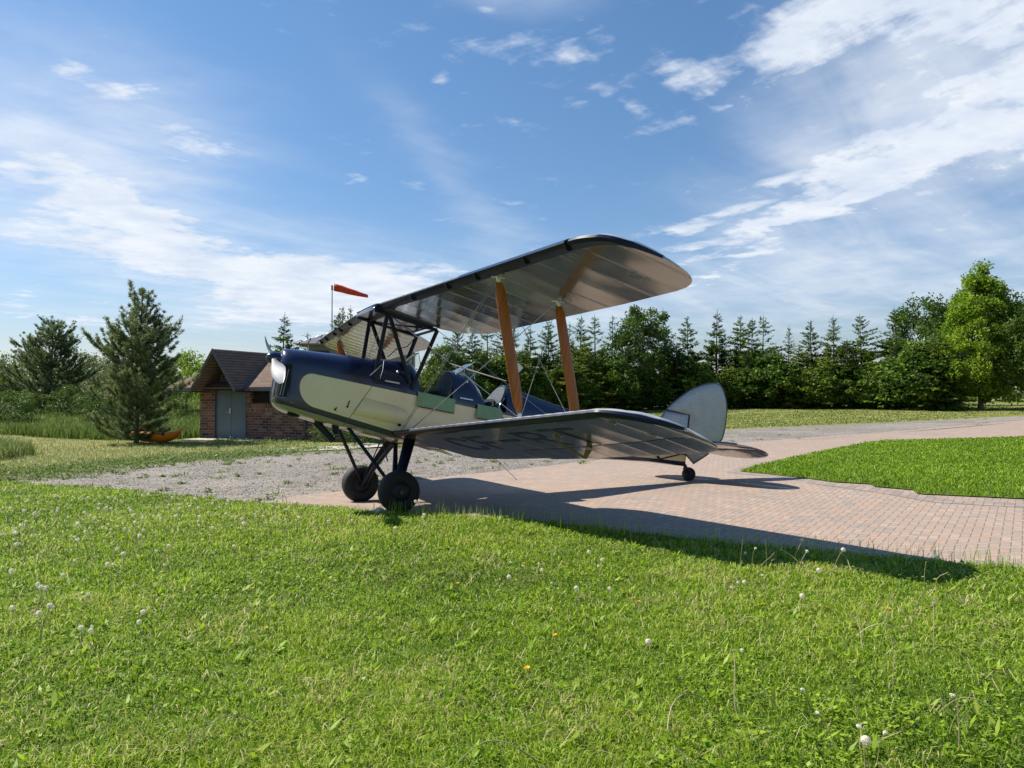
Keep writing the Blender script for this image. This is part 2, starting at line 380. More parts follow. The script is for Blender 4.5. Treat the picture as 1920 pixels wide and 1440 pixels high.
# ground: rings about the viewpoint out to the horizon
NR, NA = 210, 180
rad = np.concatenate([[0.0], .6 * (1.046 ** np.arange(NR))]); rad = rad[rad < 2200]
A_ = np.linspace(0, 2 * np.pi, NA, endpoint=False)
gx = CAM.x + rad[:, None] * np.sin(A_); gy = CAM.y + rad[:, None] * np.cos(A_)
gz = G(gx, gy) - .035 * (rad[:, None] < 70)
V = np.stack([gx, gy, gz], -1).reshape(-1, 3); i, j = np.meshgrid(np.arange(len(rad) - 1), np.arange(NA), indexing='ij')
a = (i * NA + j).ravel(); b = (i * NA + (j + 1) % NA).ravel()
F = np.concatenate([np.stack([a, b + NA, b], -1), np.stack([a, a + NA, b + NA], -1)])
g = np_mesh('ground', V, F, M_far); tag(g, kind='structure')
g.data.polygons.foreach_set('use_smooth', [True] * len(F))
sheet('gravel_yard', GRAV, .6, .004, M_gravel)
sheet('brick_paving', PAVE, .6, .010, M_pave)
sheet('dry_grass_track', TRACK, .9, -.012, M_track)
sheet('concrete_slab', SLAB, .6, .030, M_conc)
sheet('front_lawn', LAWN, .45, .022, M_soil)
sheet('lawn_island', ISLE, .8, .024, M_soil)
# gravel side: paler border courses beside the two lawns
def ribbon(name, line, wd, off, mat, side=1):
    L = [Vector(q) for q in line]; P = []; Q = []
    for k in range(len(L)):
        t = (L[min(k + 1, len(L) - 1)] - L[max(k - 1, 0)]).normalized(); n = Vector((-t.y, t.x)) * side; P.append(L[k] - n * .15); Q.append(L[k] + n * wd)
    return sheet(name, [tuple(q) for q in P + Q[::-1]], .3, off, mat)
ribbon('paving_border', lawn_edge[5:], .22, .014, M_border)
ribbon('paving_border', [(9.64, 2.38), (7.87, 1.4), (6.94, .76), (6.79, -.14), (6.36, -1.66), (6.3, -2.6), (6.0, -3.6), (6.44, -4.28), (6.9, -6.2), (9, -9)], .25, .014, M_border, side=-1)

# ------------------------------------------------------------------ grass
def leafmat(name, stops, trans=.35, rough=.6, objvar=.0, spec=.3):
    m = Mat(name, rough=rough, spec=spec); f = m.attr('rnd')
    if objvar: f = f + (m.rand() - .5) * objvar
    col = m.ramp(f, stops); m.color(col); m.translucent(col, trans); return m
M_blade = leafmat('grass_blades', [(0, (.055, .110, .008)), (.3, (.17, .305, .014)), (.62, (.34, .49, .030)), (.88, (.42, .48, .08)), (.95, (.58, .50, .25)), (1, (.66, .56, .35))], .45, .5)
M_tall = leafmat('tall_grass', [(0, (.065, .115, .020)), (.5, (.155, .23, .045)), (.85, (.29, .34, .11)), (1, (.52, .47, .26))], .4, .6)
def lawn_noise(x, y):
    s = np.zeros_like(x)
    for f_, a_, p_ in ((.9, 1, 0), (2.1, .8, 1.7), (4.7, .55, 4.1), (9.3, .4, 2.2)):
        s += a_ * np.sin(f_ * x + p_ + 1.3 * np.sin(f_ * .7 * y + p_)) * np.sin(f_ * 1.1 * y + 2 * p_ + 1.1 * np.sin(f_ * .8 * x))
    return s / 2.2
def blades(x, y, h, wd, lean, base=.02, rndv=None, zoff=0.0):
    n = len(x); z = G(x, y) + base + zoff
    th = rng.uniform(0, 2 * np.pi, n); la = rng.uniform(0, 2 * np.pi, n); le = lean * rng.uniform(.2, 1.0, n)
    wx, wy = np.cos(th) * wd / 2, np.sin(th) * wd / 2
    b = np.stack([x, y, z], -1)
    mid = b + np.stack([np.cos(la) * le * h * .35, np.sin(la) * le * h * .35, h * .6], -1)
    tip = b + np.stack([np.cos(la) * le * h, np.sin(la) * le * h, h * (1 - .35 * le)], -1)
    W_ = np.stack([wx, wy, np.zeros(n)], -1)
    V = np.stack([b - W_, b + W_, mid - W_ * .8, mid + W_ * .8, tip], 1).reshape(-1, 3)
    k = np.arange(n)[:, None] * 5
    F = np.concatenate([k + [0, 1, 3], k + [0, 3, 2], k + [2, 3, 4]], 1).reshape(-1, 3)
    r_ = rng.random(n) if rndv is None else rndv
    return V, F, np.repeat(r_, 3)
def leaves(x, y, z, L, wd, pitch, rndv=None):
    """small rhombic leaves, any orientation"""
    n = len(x); th = rng.uniform(0, 2 * np.pi, n); p = pitch if isinstance(pitch, np.ndarray) else rng.uniform(-.3, pitch, n)
    d = np.stack([np.cos(th) * np.cos(p), np.sin(th) * np.cos(p), np.sin(p)], -1); s = np.stack([-np.sin(th), np.cos(th), np.zeros(n)], -1)
    s = s + rng.normal(0, .35, (n, 3)); b = np.stack([x, y, z], -1)
    V = np.stack([b, b + d * (L * .5)[:, None] + s * (wd / 2)[:, None], b + d * L[:, None], b + d * (L * .5)[:, None] - s * (wd / 2)[:, None]], 1).reshape(-1, 3)
    k = np.arange(n)[:, None] * 4; F = np.concatenate([k + [0, 1, 2], k + [0, 2, 3]], 1).reshape(-1, 3)
    r_ = rng.random(n) if rndv is None else rndv
    return V, F, np.repeat(r_, 2)
def join(parts):
    V, F, Rr, o = [], [], [], 0
    for v, f, r_ in parts: V.append(v); F.append(f + o); Rr.append(r_); o += len(v)
    return np.concatenate(V), np.concatenate(F), np.concatenate(Rr)
def scatter(n, d0, d1, a0, a1, poly, power=1.0):
    """density falls off as 1/d^power"""
    u = rng.random(n); e = 2 - power
    d = (d0 ** e + u * (d1 ** e - d0 ** e)) ** (1 / e) if abs(e) > 1e-3 else d0 * (d1 / d0) ** u
    a = np.radians(rng.uniform(a0, a1, n)); x = CAM.x + d * np.sin(a); y = CAM.y + d * np.cos(a)
    k = inside(poly, x, y) if poly else np.ones(n, bool); return x[k], y[k], d[k]
x, y, d = scatter(700000, 1.6, 18.5, -30, 88, LAWN, 1.75)
q = lawn_noise(x, y); q2 = lawn_noise(x * 1.9 + 11, y * 1.9 - 5); q3 = lawn_noise(x * 5.1 - 3, y * 5.1 + 8)
k = rng.random(len(x)) > .55 * sst(.25, .9, q2 * .6 + q3 * .7) ; x, y, d, q, q2, q3 = x[k], y[k], d[k], q[k], q2[k], q3[k]
rv = np.clip(rng.normal(.45, .22, len(x)) + q * .30 + q3 * .14, 0, .92); dryp = .05 + .42 * sst(.15, .9, q2 * .6 + q3 * .6) + .12 * sst(.0, 1.0, lawn_noise(x * .5 + 3, y * .5))
rv = np.where(rng.random(len(x)) < dryp, rng.uniform(.88, 1, len(x)), rv)
P1 = blades(x, y, rng.uniform(.012, .056, len(x)) * (1 + .6 * q3) * (1 + .25 * q), .0022 + .0010 * d, 1.5, rndv=rv)
x, y, d = scatter(150000, 1.6, 13, -20, 80, LAWN, 1.7)       # clover and plantain between the blades, in patches
k = (lawn_noise(x * 1.7 + 4, y * 1.7) + .6 * lawn_noise(x * 6 + 4, y * 6) + rng.normal(0, .3, len(x))) > .55; x, y, d = x[k], y[k], d[k]
L_ = rng.uniform(.009, .022, len(x)) * (1 + .05 * d)
P2 = leaves(x, y, G(x, y) + .022 + rng.uniform(.012, .055, len(x)), L_, L_ * .75, .5, np.clip(rng.normal(.48, .17, len(x)), 0, .86))
parts = [P1, P2]
# dandelion leaf rosettes
x, y, d = scatter(800, 2.2, 12, -15, 72, LAWN, 1.6)
for xx, yy in zip(x, y):
    n = 9; xs = np.full(n, xx) + rng.normal(0, .012, n); ys = np.full(n, yy) + rng.normal(0, .012, n)
    parts.append(leaves(xs, ys, G(xs, ys) + .03, rng.uniform(.045, .10, n), rng.uniform(.010, .020, n), .9, np.clip(rng.normal(.55, .12, n), .1, .9)))
# pale dead stems
x, y, d = scatter(1500, 2.2, 12, -15, 72, LAWN, 1.6)
parts.append(blades(x, y, rng.uniform(.05, .12, len(x)), .0022 + .0006 * d, 2.4, rndv=rng.uniform(.95, 1, len(x))))
# seeding stems standing up along the lawn edge
E_ = np.array(lawn_edge[7:18]); t = rng.uniform(0, len(E_) - 1.001, 650); ii = t.astype(int); ff = (t - ii)[:, None]
pt = E_[ii] * (1 - ff) + E_[ii + 1] * ff; x = pt[:, 0] - np.abs(rng.normal(0, .16, 650)) + .04; y = pt[:, 1] - np.abs(rng.normal(0, .1, 650))
parts.append(blades(x, y, rng.uniform(.07, .21, 650), .0045, .3, rndv=rng.uniform(.3, .97, 650)))
V, F, r_ = join(parts); tag(np_mesh('lawn_grass', V, F, M_blade, rnd=r_), 'short mown green grass with clover and dandelion leaves in the foreground', 'grass', kind='stuff')
# island lawn
x, y, d = scatter(150000, 9, 36, 36, 72, ISLE, 1.5); q = lawn_noise(x * .6, y * .6)
P1 = blades(x, y, rng.uniform(.03, .075, len(x)), .004 + .0009 * d, 1.0, rndv=np.clip(rng.normal(.36, .17, len(x)) + q * .12, 0, .93))
V, F, r_ = join([P1]); tag(np_mesh('island_grass', V, F, M_blade, rnd=r_), 'mown grass on the lawn island between the two arms of the paving', 'grass', kind='stuff')
# tall meadow grass on the rise at the left
MEADOW = [(-9, 30), (-5.4, 25.6), (-3.1, 22.9), (-1.2, 21.6), (.1, 22.2), (4, 30), (9, 48), (12, 70), (-16, 76), (-24, 60), (-16, 42)]
x, y, d = scatter(150000, 28, 95, -10, 14, MEADOW, 1.7)
hh = rng.uniform(.2, .5, len(x)) * (1 + .3 * lawn_noise(x * .25, y * .25))
P1 = blades(x, y, hh, .011 + .0006 * d, .5, base=-.03, rndv=np.clip(rng.normal(.45, .22, len(x)) + .2 * lawn_noise(x * .35, y * .35), 0, 1))
CLUMP = [(-9, 14.5), (-5.2, 14.2), (-4.6, 16), (-6.2, 21), (-9, 22)]
x, y, d = scatter(22000, 22, 33, -10, 0, CLUMP, 1.2)
P2 = blades(x, y, rng.uniform(.25, .6, len(x)), .014, .6, base=-.03)
V, F, r_ = join([P1, P2]); tag(np_mesh('meadow_grass', V, F, M_tall, rnd=r_), 'tall uncut meadow grass on the rise at the left', 'grass', kind='stuff')
# weeds on the gravel, the track and beside the shed
parts = []
def weeds(n, xs, ys, hmax, spread):
    for xx, yy in zip(xs, ys):
        k = rng.integers(14, 46); s = spread * rng.uniform(.4, 1.2); x = xx + rng.normal(0, s, k); y = yy + rng.normal(0, s * .7, k); h = rng.uniform(.02, hmax) * rng.uniform(.5, 1)
        parts.append(leaves(x, y, G(x, y) + rng.uniform(0, h, k), rng.uniform(.03, .075, k), rng.uniform(.015, .04, k), 1.1, np.clip(rng.normal(.5, .2, k), 0, 1)))
t = rng.random(330)
lx = np.interp(t, [0, .25, .5, .75, 1], [-6.5, -3.8, -1.0, 1.6, 3.2]) + rng.normal(0, .5, 330); ly = np.interp(t, [0, .25, .5, .75, 1], [9.2, 10.2, 12.1, 12.9, 12.4]) + rng.normal(0, .75, 330)
weeds(0, lx, ly, .12, .2)
t = rng.random(80); weeds(0, .4 + 2.6 * t + rng.normal(0, .15, 80), 19.6 - 4.4 * t - .5 + rng.normal(0, .4, 80), .22, .2)
xx, yy, d = scatter(260, 11, 26, -8, 45, GRAV, 1.2); weeds(0, xx, yy, .05, .07)
t = rng.random(900); bx = np.interp(t, [0, .3, .6, 1], [-6.2, -4.4, -2.2, 1.2]); by = np.interp(t, [0, .3, .6, 1], [8.4, 9.2, 10.9, 12.1]); spn = np.interp(t, [0, .4, 1], [1.0, .8, .45])
weeds(0, bx + rng.normal(0, .6, 900), by + rng.normal(0, 1, 900) * spn, .08, .10)
x, y, d = scatter(26000, 15, 27, -12, 8, [(-9, 6), (-4.9, 6.6), (-3.6, 7.6), (-2.2, 9.2), (0, 11.2), (0, 12.5), (-6, 12)], 1.2); k = lawn_noise(x * 2.2, y * 2.2) > .3
parts.append(blades(x[k], y[k], rng.uniform(.02, .09, k.sum()), .008, 1.4, base=.0, rndv=np.clip(rng.normal(.62, .22, k.sum()), 0, 1)))
xx, yy, d = scatter(140, 20, 60, 20, 62, GRAV, 1.0); weeds(0, xx, yy, .05, .15)
x, y, d = scatter(60000, 19, 45, -9, 12, TRACK, 1.3); parts.append(blades(x, y, rng.uniform(.03, .12, len(x)), .012, 1.2, base=-.02, rndv=np.clip(rng.normal(.72, .2, len(x)), 0, 1)))
V, F, r_ = join(parts); tag(np_mesh('gravel_weeds', V, F, M_tall, rnd=r_), 'low weeds and thin grass growing over the gravel edge and dry track', 'weeds', kind='stuff')
# far verge: thin uneven grass in front of the tree row
VERGE = [(7, 13.5), (14, 15.4), (21, 16.2), (29, 16.2), (40, 15.8), (70, 15), (80, 40), (30, 55), (14, 48), (4, 40), (4, 24)]
x, y, d = scatter(90000, 26, 95, 18, 66, VERGE, 1.6)
vn = lawn_noise(x * .22, y * .5); k = rng.random(len(x)) > .5 * sst(-.2, .7, vn); x, y, d, vn = x[k], y[k], d[k], vn[k]
P1 = blades(x, y, rng.uniform(.02, .10, len(x)), .006 + .0007 * d, 1.5, base=-.03, rndv=np.clip(rng.normal(.34, .2, len(x)) + .34 * vn, 0, 1))
V, F, r_ = join([P1]); tag(np_mesh('verge_grass', V, F, M_tall, rnd=r_), 'half dry yellow green grass between the gravel and the row of spruces', 'grass', kind='stuff')

# ------------------------------------------------------------------ dandelions, each one a thing
M_stem = Mat('dandelion_stem', rough=.7); f = M_stem.rand(); c = M_stem.ramp(f, [(0, (.20, .26, .07)), (.5, (.40, .30, .17)), (1, (.55, .45, .30))]); M_stem.color(c)
M_clock = Mat('seed_fluff', rough=.9, color=(.86, .82, .70)); M_clock.translucent(M_clock.mix(0.0, (.9, .86, .74), (.9, .86, .74)), .45); M_yellow = Mat('dandelion_yellow', rough=.8, color=(.85, .58, .02)); M_core = Mat('seed_core', rough=.9, color=(.25, .2, .12))
def stem_mesh(h, lean, r_=.0018):
    b = B(); P = [Vector((lean * h * (k / 6) ** 1.8, .15 * lean * h * math.sin(k), h * (k / 6) * (1 - .12 * abs(lean) * (k / 6)))) for k in range(7)]
    b.tube(P, [r_ * (1.15 - .05 * k) for k in range(7)], n=5); return b, P[-1]
def clock_proto(h, lean, kind):
    e = empty('dandelion', (0, 0, -50), 'x', 'dandelion'); b, top = stem_mesh(h, lean); b.build('stem', M_stem, e)
    hb = B()
    if kind == 0:      # full seed head
        rg = random.Random(int(h * 1000))
        for k in range(150):
            v = Vector((rg.gauss(0, 1), rg.gauss(0, 1), rg.gauss(0, 1))).normalized(); u = v.orthogonal().normalized(); w_ = v.cross(u); q = top + v * .0125 * rg.uniform(.8, 1.05); r2 = .0032
            hb.add([top + v * .003 + u * .0004, q, top + v * .003 - u * .0004], [(0, 1, 2)])
            hb.add([q + u * r2 + v * .001, q + w_ * r2 * .9 + v * .0012, q - u * r2 + v * .0008, q - w_ * r2 + v * .001], [(0, 1, 2, 3)])
        hb.build('seed_head', M_clock, e, smooth=False, recalc=False)
    elif kind == 1:    # half blown, small
        rg = random.Random(int(h * 1000))
        for k in range(60):
            v = Vector((rg.gauss(0, 1), rg.gauss(0, 1), rg.gauss(.3, .9))).normalized(); u = v.orthogonal().normalized(); w_ = v.cross(u); q = top + v * .0085 * rg.uniform(.7, 1.1); r2 = .0026
            hb.add([q + u * r2, q + w_ * r2 + v * .001, q - u * r2, q - w_ * r2 - v * .001], [(0, 1, 2, 3)])
        hb.build('seed_head', M_clock, e, smooth=False, recalc=False)
    elif kind == 2:    # yellow flower
        for k in range(26):
            a = 2 * math.pi * k / 26; q = Vector((math.cos(a), math.sin(a), .35 + .3 * (k % 3))).normalized(); s_ = Vector((-math.sin(a), math.cos(a), 0)) * .0022
            hb.add([top, top + q * .010 + s_, top + q * .017, top + q * .010 - s_], [(0, 1, 2, 3)])
        hb.build('flower_head', M_yellow, e, smooth=False, recalc=False)
    elif kind == 3:    # bare receptacle
        hb.sphere(top, .0045, 6, (1, 1, .7)); hb.build('bare_head', M_core, e)
    return e
protos = {(k, i): clock_proto(h, l, k) for k, hs in {0: [(.12, .15), (.17, -.25), (.09, .3)], 1: [(.10, .2), (.15, -.3), (.07, .5)], 2: [(.07, .1)], 3: [(.17, .3), (.22, .12), (.13, .9)]}.items() for i, (h, l) in enumerate(hs)}
used = set()
def dandelion(x, y, kind, var, label, group, sc=1.0, rz=None):
    p = protos[(kind, var)]
    if (kind, var) in used: p = copy_tree(p)
    used.add((kind, var))
    p.location = (x, y, float(G(x, y)) + .024); p.rotation_euler = (random.uniform(-.15, .15), random.uniform(-.15, .15), random.uniform(0, 6.28) if rz is None else rz); p.scale = (sc,) * 3
    tag(p, label, 'dandelion', group); return p
rg = random.Random(4)
def dots(n, a0, a1, d0, d1, kinds, label, group, s0=.9, s1=1.35):
    k = 0
    while k < n:
        a, d = rg.uniform(a0, a1), rg.uniform(d0, d1); q = polar(a, d)
        if not inside(LAWN, np.array([q.x]), np.array([q.y]))[0]: continue
        kd = rg.choice(kinds); dandelion(q.x, q.y, kd, rg.randrange(3) if kd != 2 else 0, label, group, rg.uniform(s0, s1)); k += 1
dots(150, -5, 13, 7.6, 12.2, [0, 0, 1], 'white dandelion clock in the thick scatter at the far left of the lawn', 'dandelion clocks at the far left of the lawn', 1.0, 1.5)
dots(26, -5, 7, 4.6, 7.4, [0, 0, 1], 'white dandelion clock in the loose cluster at the near left of the lawn', 'dandelion clocks at the near left of the lawn', 1.0, 1.35)
dots(12, 8, 24, 6.5, 9.0, [0, 1], 'small white dandelion clock in the lawn before the main wheels', 'dandelion clocks before the main wheels')
dots(16, 27, 36, 4.8, 6.2, [0, 1, 3], 'thin dandelion stalk in the group near the middle of the lawn', 'dandelion stalks near the middle of the lawn', .9, 1.2)
dots(26, 44, 57, 4.6, 6.6, [0, 1, 3, 3], 'dandelion stalk standing around the wing shadow at the right', 'dandelion stalks around the wing shadow', 1.0, 1.3)
dots(20, 44, 60, 2.9, 4.5, [3, 3, 1], 'dry dandelion stalk in the near right corner of the lawn', 'dandelion stalks in the near right corner', .9, 1.2)
dots(9, 2, 56, 3.2, 7.0, [2], 'yellow dandelion flower open low in the lawn', 'yellow dandelions in the lawn', 1, 1.2)
dandelion(*polar(52.6, 2.95)[:2], 0, 0, 'largest white dandelion clock, upright in the near right foreground', None, 1.25)
dandelion(*polar(37.2, 3.7)[:2], 0, 1, 'white dandelion clock on a leaning pale stalk right of the middle foreground', None, 1.15, 2.6)
for k_, p in protos.items():
    if k_ not in used:
        for ch in list(p.children): bpy.data.objects.remove(ch)
        bpy.data.objects.remove(p)
# fallen pale stalks
for k, (a, d, rz) in enumerate([(46, 4.2, .6), (47, 4.5, 2.2), (57, 3.6, -.7), (6, 3.2, .2), (43, 5.2, 1.0), (55, 4.6, 2.9), (24, 2.75, -.4), (4, 5.2, 1.1), (39.5, 3.05, .4)]):
    b = B(); P = [Vector((.26 * t_, .02 * math.sin(5 * t_), .05 + .07 * math.sin(3.0 * t_))) for t_ in [i / 8 for i in range(9)]]
    b.tube(P, .0024, n=5); q = polar(a, d); o = b.build('fallen_stalk', M_stem, loc=q + Vector((0, 0, .02))); o.rotation_euler = (0, 0, rz); o.scale = (.8 + .05 * k,) * 3
    tag(o, 'pale bent dandelion stalk lying on the grass ' + ('below the wing shadow', 'right of the first one below the shadow', 'in the near right corner', 'low at the far left', 'at the lower edge of the wing shadow', 'near the right edge of the lawn', 'at the bottom middle', 'in the left middle of the lawn', 'at the bottom right of the middle')[k], 'stalk', 'fallen stalks on the lawn')

# loose stones on the gravel
x, y, d = scatter(16000, 10.5, 34, -12, 62, GRAV, 1.7); n = len(x); r_ = rng.uniform(.004, .014, n) * (1 + .02 * d)
U = np.array([[1, 0, 0], [0, 1, 0], [-1, 0, 0], [0, -1, 0], [0, 0, .7], [0, 0, -.5]]); V = U[None] * r_[:, None, None] * rng.uniform(.6, 1.3, (n, 6, 1)) + np.stack([x, y, G(x, y) + .008], -1)[:, None]
F = (np.arange(n)[:, None, None] * 6 + np.array([[0, 1, 4], [1, 2, 4], [2, 3, 4], [3, 0, 4], [1, 0, 5], [2, 1, 5], [3, 2, 5], [0, 3, 5]])[None]).reshape(-1, 3)
M_stone = Mat('loose_stone', rough=.9); M_stone.color(M_stone.ramp(M_stone.attr('rnd'), [(0, (.12, .11, .10)), (.6, (.27, .25, .23)), (1, (.5, .47, .43))]))
tag(np_mesh('loose_stones', V.reshape(-1, 3), F, M_stone, rnd=np.repeat(rng.random(n), 8)), 'small loose grey stones scattered over the gravel', 'stones', kind='stuff')
# ------------------------------------------------------------------ trees
def bark(name, c0, c1):
    m = Mat(name, rough=.95, spec=.2); p = m.coord('Object'); mp = m.n('ShaderNodeMapping'); mp.inputs['Scale'].default_value = (9, 9, 1.6); m.link(p, mp.inputs[0])
    n = m.noise(mp.outputs[0], 2.2, 6, .7); m.color(m.ramp(n, [(.3, c0), (.7, c1)])); m.bump(n, .8, .03); return m
M_bark = bark('bark', (.07, .052, .036), (.19, .15, .115)); M_barkl = bark('bark_grey', (.12, .10, .08), (.26, .23, .19))
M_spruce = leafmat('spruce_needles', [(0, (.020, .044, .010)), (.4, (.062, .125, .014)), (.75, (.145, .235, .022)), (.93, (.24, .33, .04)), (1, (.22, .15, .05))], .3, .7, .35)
M_pine = leafmat('pine_needles', [(0, (.07, .11, .040)), (.5, (.175, .235, .090)), (.85, (.29, .35, .15)), (.95, (.30, .29, .19)), (1, (.36, .28, .19))], .4, .6, .2)
M_leafd = leafmat('dark_leaves', [(0, (.035, .075, .012)), (.5, (.085, .155, .020)), (1, (.17, .25, .035))], .38, .5, .35)
M_maple = leafmat('maple_leaves', [(0, (.08, .16, .010)), (.5, (.19, .31, .018)), (1, (.34, .45, .04))], .45, .5, .2)
M_pale = leafmat('pale_leaves', [(0, (.07, .10, .03)), (.5, (.13, .17, .055)), (.82, (.22, .25, .10)), (1, (.55, .54, .46))], .4, .6, .3)

def rhomb(b, d, s, L, wd):
    """b base, d direction, s side (N,3); returns V,F"""
    V = np.stack([b, b + d * (L * .45)[:, None] + s * (wd / 2)[:, None], b + d * L[:, None], b + d * (L * .45)[:, None] - s * (wd / 2)[:, None]], 1).reshape(-1, 3)
    k = np.arange(len(b))[:, None] * 4
    return V, np.concatenate([k + [0, 1, 2], k + [0, 2, 3]], 1).reshape(-1, 3)
def n3(p, seed, f):
    g_ = np.random.default_rng(seed); s = 0
    for _ in range(5):
        k = g_.normal(0, f, 3); s = s + np.sin(p @ k + g_.uniform(0, 6.28))
    return s / 2.2
def unit(v): return v / np.maximum(np.linalg.norm(v, axis=-1, keepdims=True), 1e-9)
def branch_tris(P, r0):
    """thin three sided branch along points P"""
    V, F = [], []; o = 0
    return V, F
def twig_mesh(lines, mat, name, parent):
    b = B()
    for P, r_ in lines: b.tube(P, [r_ * (1 - .8 * i / (len(P) - 1)) for i in range(len(P))], n=4, caps=False)
    return b.build(name, mat, parent, recalc=False)
def trunk_mesh(h, r0, mat, parent, top=.97, limbs=(), bend=.02, seed=0):
    rg = random.Random(seed); b = B(); n = 10; P = [Vector((rg.uniform(-1, 1) * bend * h * .3 * (k > 0), rg.uniform(-1, 1) * bend * h * .3 * (k > 0), -.3 + (h * top + .3) * k / n)) for k in range(n + 1)]
    b.tube(P, [r0 * (1.25 if k == 0 else 1) * (1 - .92 * k / n) + .008 for k in range(n + 1)], n=8)
    for L, r_ in limbs: b.tube(L, [r_ * (1 - .75 * i / (len(L) - 1)) for i in range(len(L))], n=5, caps=False)
    return b.build('trunk', mat, parent, recalc=False)
def spruce(h, seed, wf=.25, dens=1.0, low=.04, topgap=.16):
    g_ = np.random.default_rng(seed); e = empty('spruce_tree', (0, 0, -50), 'x', 'tree'); D, Bs, Ls, Ws, Rs = [], [], [], [], []; limbs = []
    z = low * h
    sect = g_.uniform(.72, 1.2, 9)
    while z < h * .985:
        t = z / h; Lmax = wf * h * 1.22 * ((1 - t) ** .66) * (1 - .22 * max(0, .15 - t) / .15) * (1 if t < .62 else 1 - .9 * (t - .62)) + .05
        nb = int(g_.integers(6, 10)) if t < .6 else int(g_.integers(4, 6))
        a0 = g_.uniform(0, 6.28)
        for k in range(nb):
            a = a0 + 6.283 * k / nb + g_.normal(0, .18); L = Lmax * sect[int(a / 6.283 * 9) % 9] * g_.uniform(.55, 1.2); zj = g_.normal(0, .075 if t > .6 else .16)
            el = math.radians(-14 + 48 * t ** 1.5 + g_.normal(0, 9)); dh = np.array([math.cos(a), math.sin(a), 0])
            n = max(5, int(L * 56 * dens)); s = np.sort(g_.uniform(.12 if t < .6 else .02, 1, n)) ** .8
            r_ = s * L; zz = r_ * math.sin(el) + (.10 * L) * s ** 2.2 * (1.1 - .4 * t)
            b = dh * (r_ * math.cos(el))[:, None]; b[:, 2] = z + zj + zz; b += g_.normal(0, .035, b.shape)
            side = np.array([-math.sin(a), math.cos(a), 0]); sg = np.where(g_.random(n) < .5, 1, -1); spread = g_.uniform(.3, 1.15, n)
            d = unit(dh[None] * np.cos(spread)[:, None] + side[None] * (np.sin(spread) * sg)[:, None] + np.array([0, 0, 1])[None] * g_.normal(-.18 + .35 * t, .42, n)[:, None])
            ll = (.15 + .20 * (1 - s) * (1 - t)) * g_.uniform(.7, 1.35, n) * (h / 8) ** .5; 
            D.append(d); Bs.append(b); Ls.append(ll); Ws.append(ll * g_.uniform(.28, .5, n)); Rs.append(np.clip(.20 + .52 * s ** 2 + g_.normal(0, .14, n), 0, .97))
            if k % 2 == 0: limbs.append(([Vector((0, 0, z)), Vector(dh * L * .5 * math.cos(el)) + Vector((0, 0, z + L * .5 * math.sin(el))), Vector(dh * L * math.cos(el) * .97) + Vector((0, 0, z + L * math.sin(el) + .09 * L))], .014 * (1 - t) + .006))
        z += (.19 if t < .6 else .33) * h / 8 * g_.uniform(.8, 1.2)
    for zt in np.linspace(h * .93, h, 5):   # leader
        n = 4; b = np.tile([0, 0, zt], (n, 1)) + g_.normal(0, .01, (n, 3)); Bs.append(b); D.append(unit(g_.normal(0, .5, (n, 3)) + [0, 0, 1.2])); Ls.append(np.full(n, .14)); Ws.append(np.full(n, .03)); Rs.append(np.full(n, .7))
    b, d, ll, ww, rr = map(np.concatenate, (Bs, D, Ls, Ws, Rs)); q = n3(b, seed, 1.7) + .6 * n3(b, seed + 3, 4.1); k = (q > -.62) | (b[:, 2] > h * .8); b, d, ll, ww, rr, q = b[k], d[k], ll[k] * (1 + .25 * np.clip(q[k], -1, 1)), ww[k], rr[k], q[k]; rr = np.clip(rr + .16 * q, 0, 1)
    s = unit(np.cross(d, g_.normal(0, 1, d.shape)))
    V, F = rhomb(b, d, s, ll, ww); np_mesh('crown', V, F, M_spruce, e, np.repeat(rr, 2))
    trunk_mesh(h, .011 * h + .02, M_bark, e, .985, limbs, .004, seed); return e
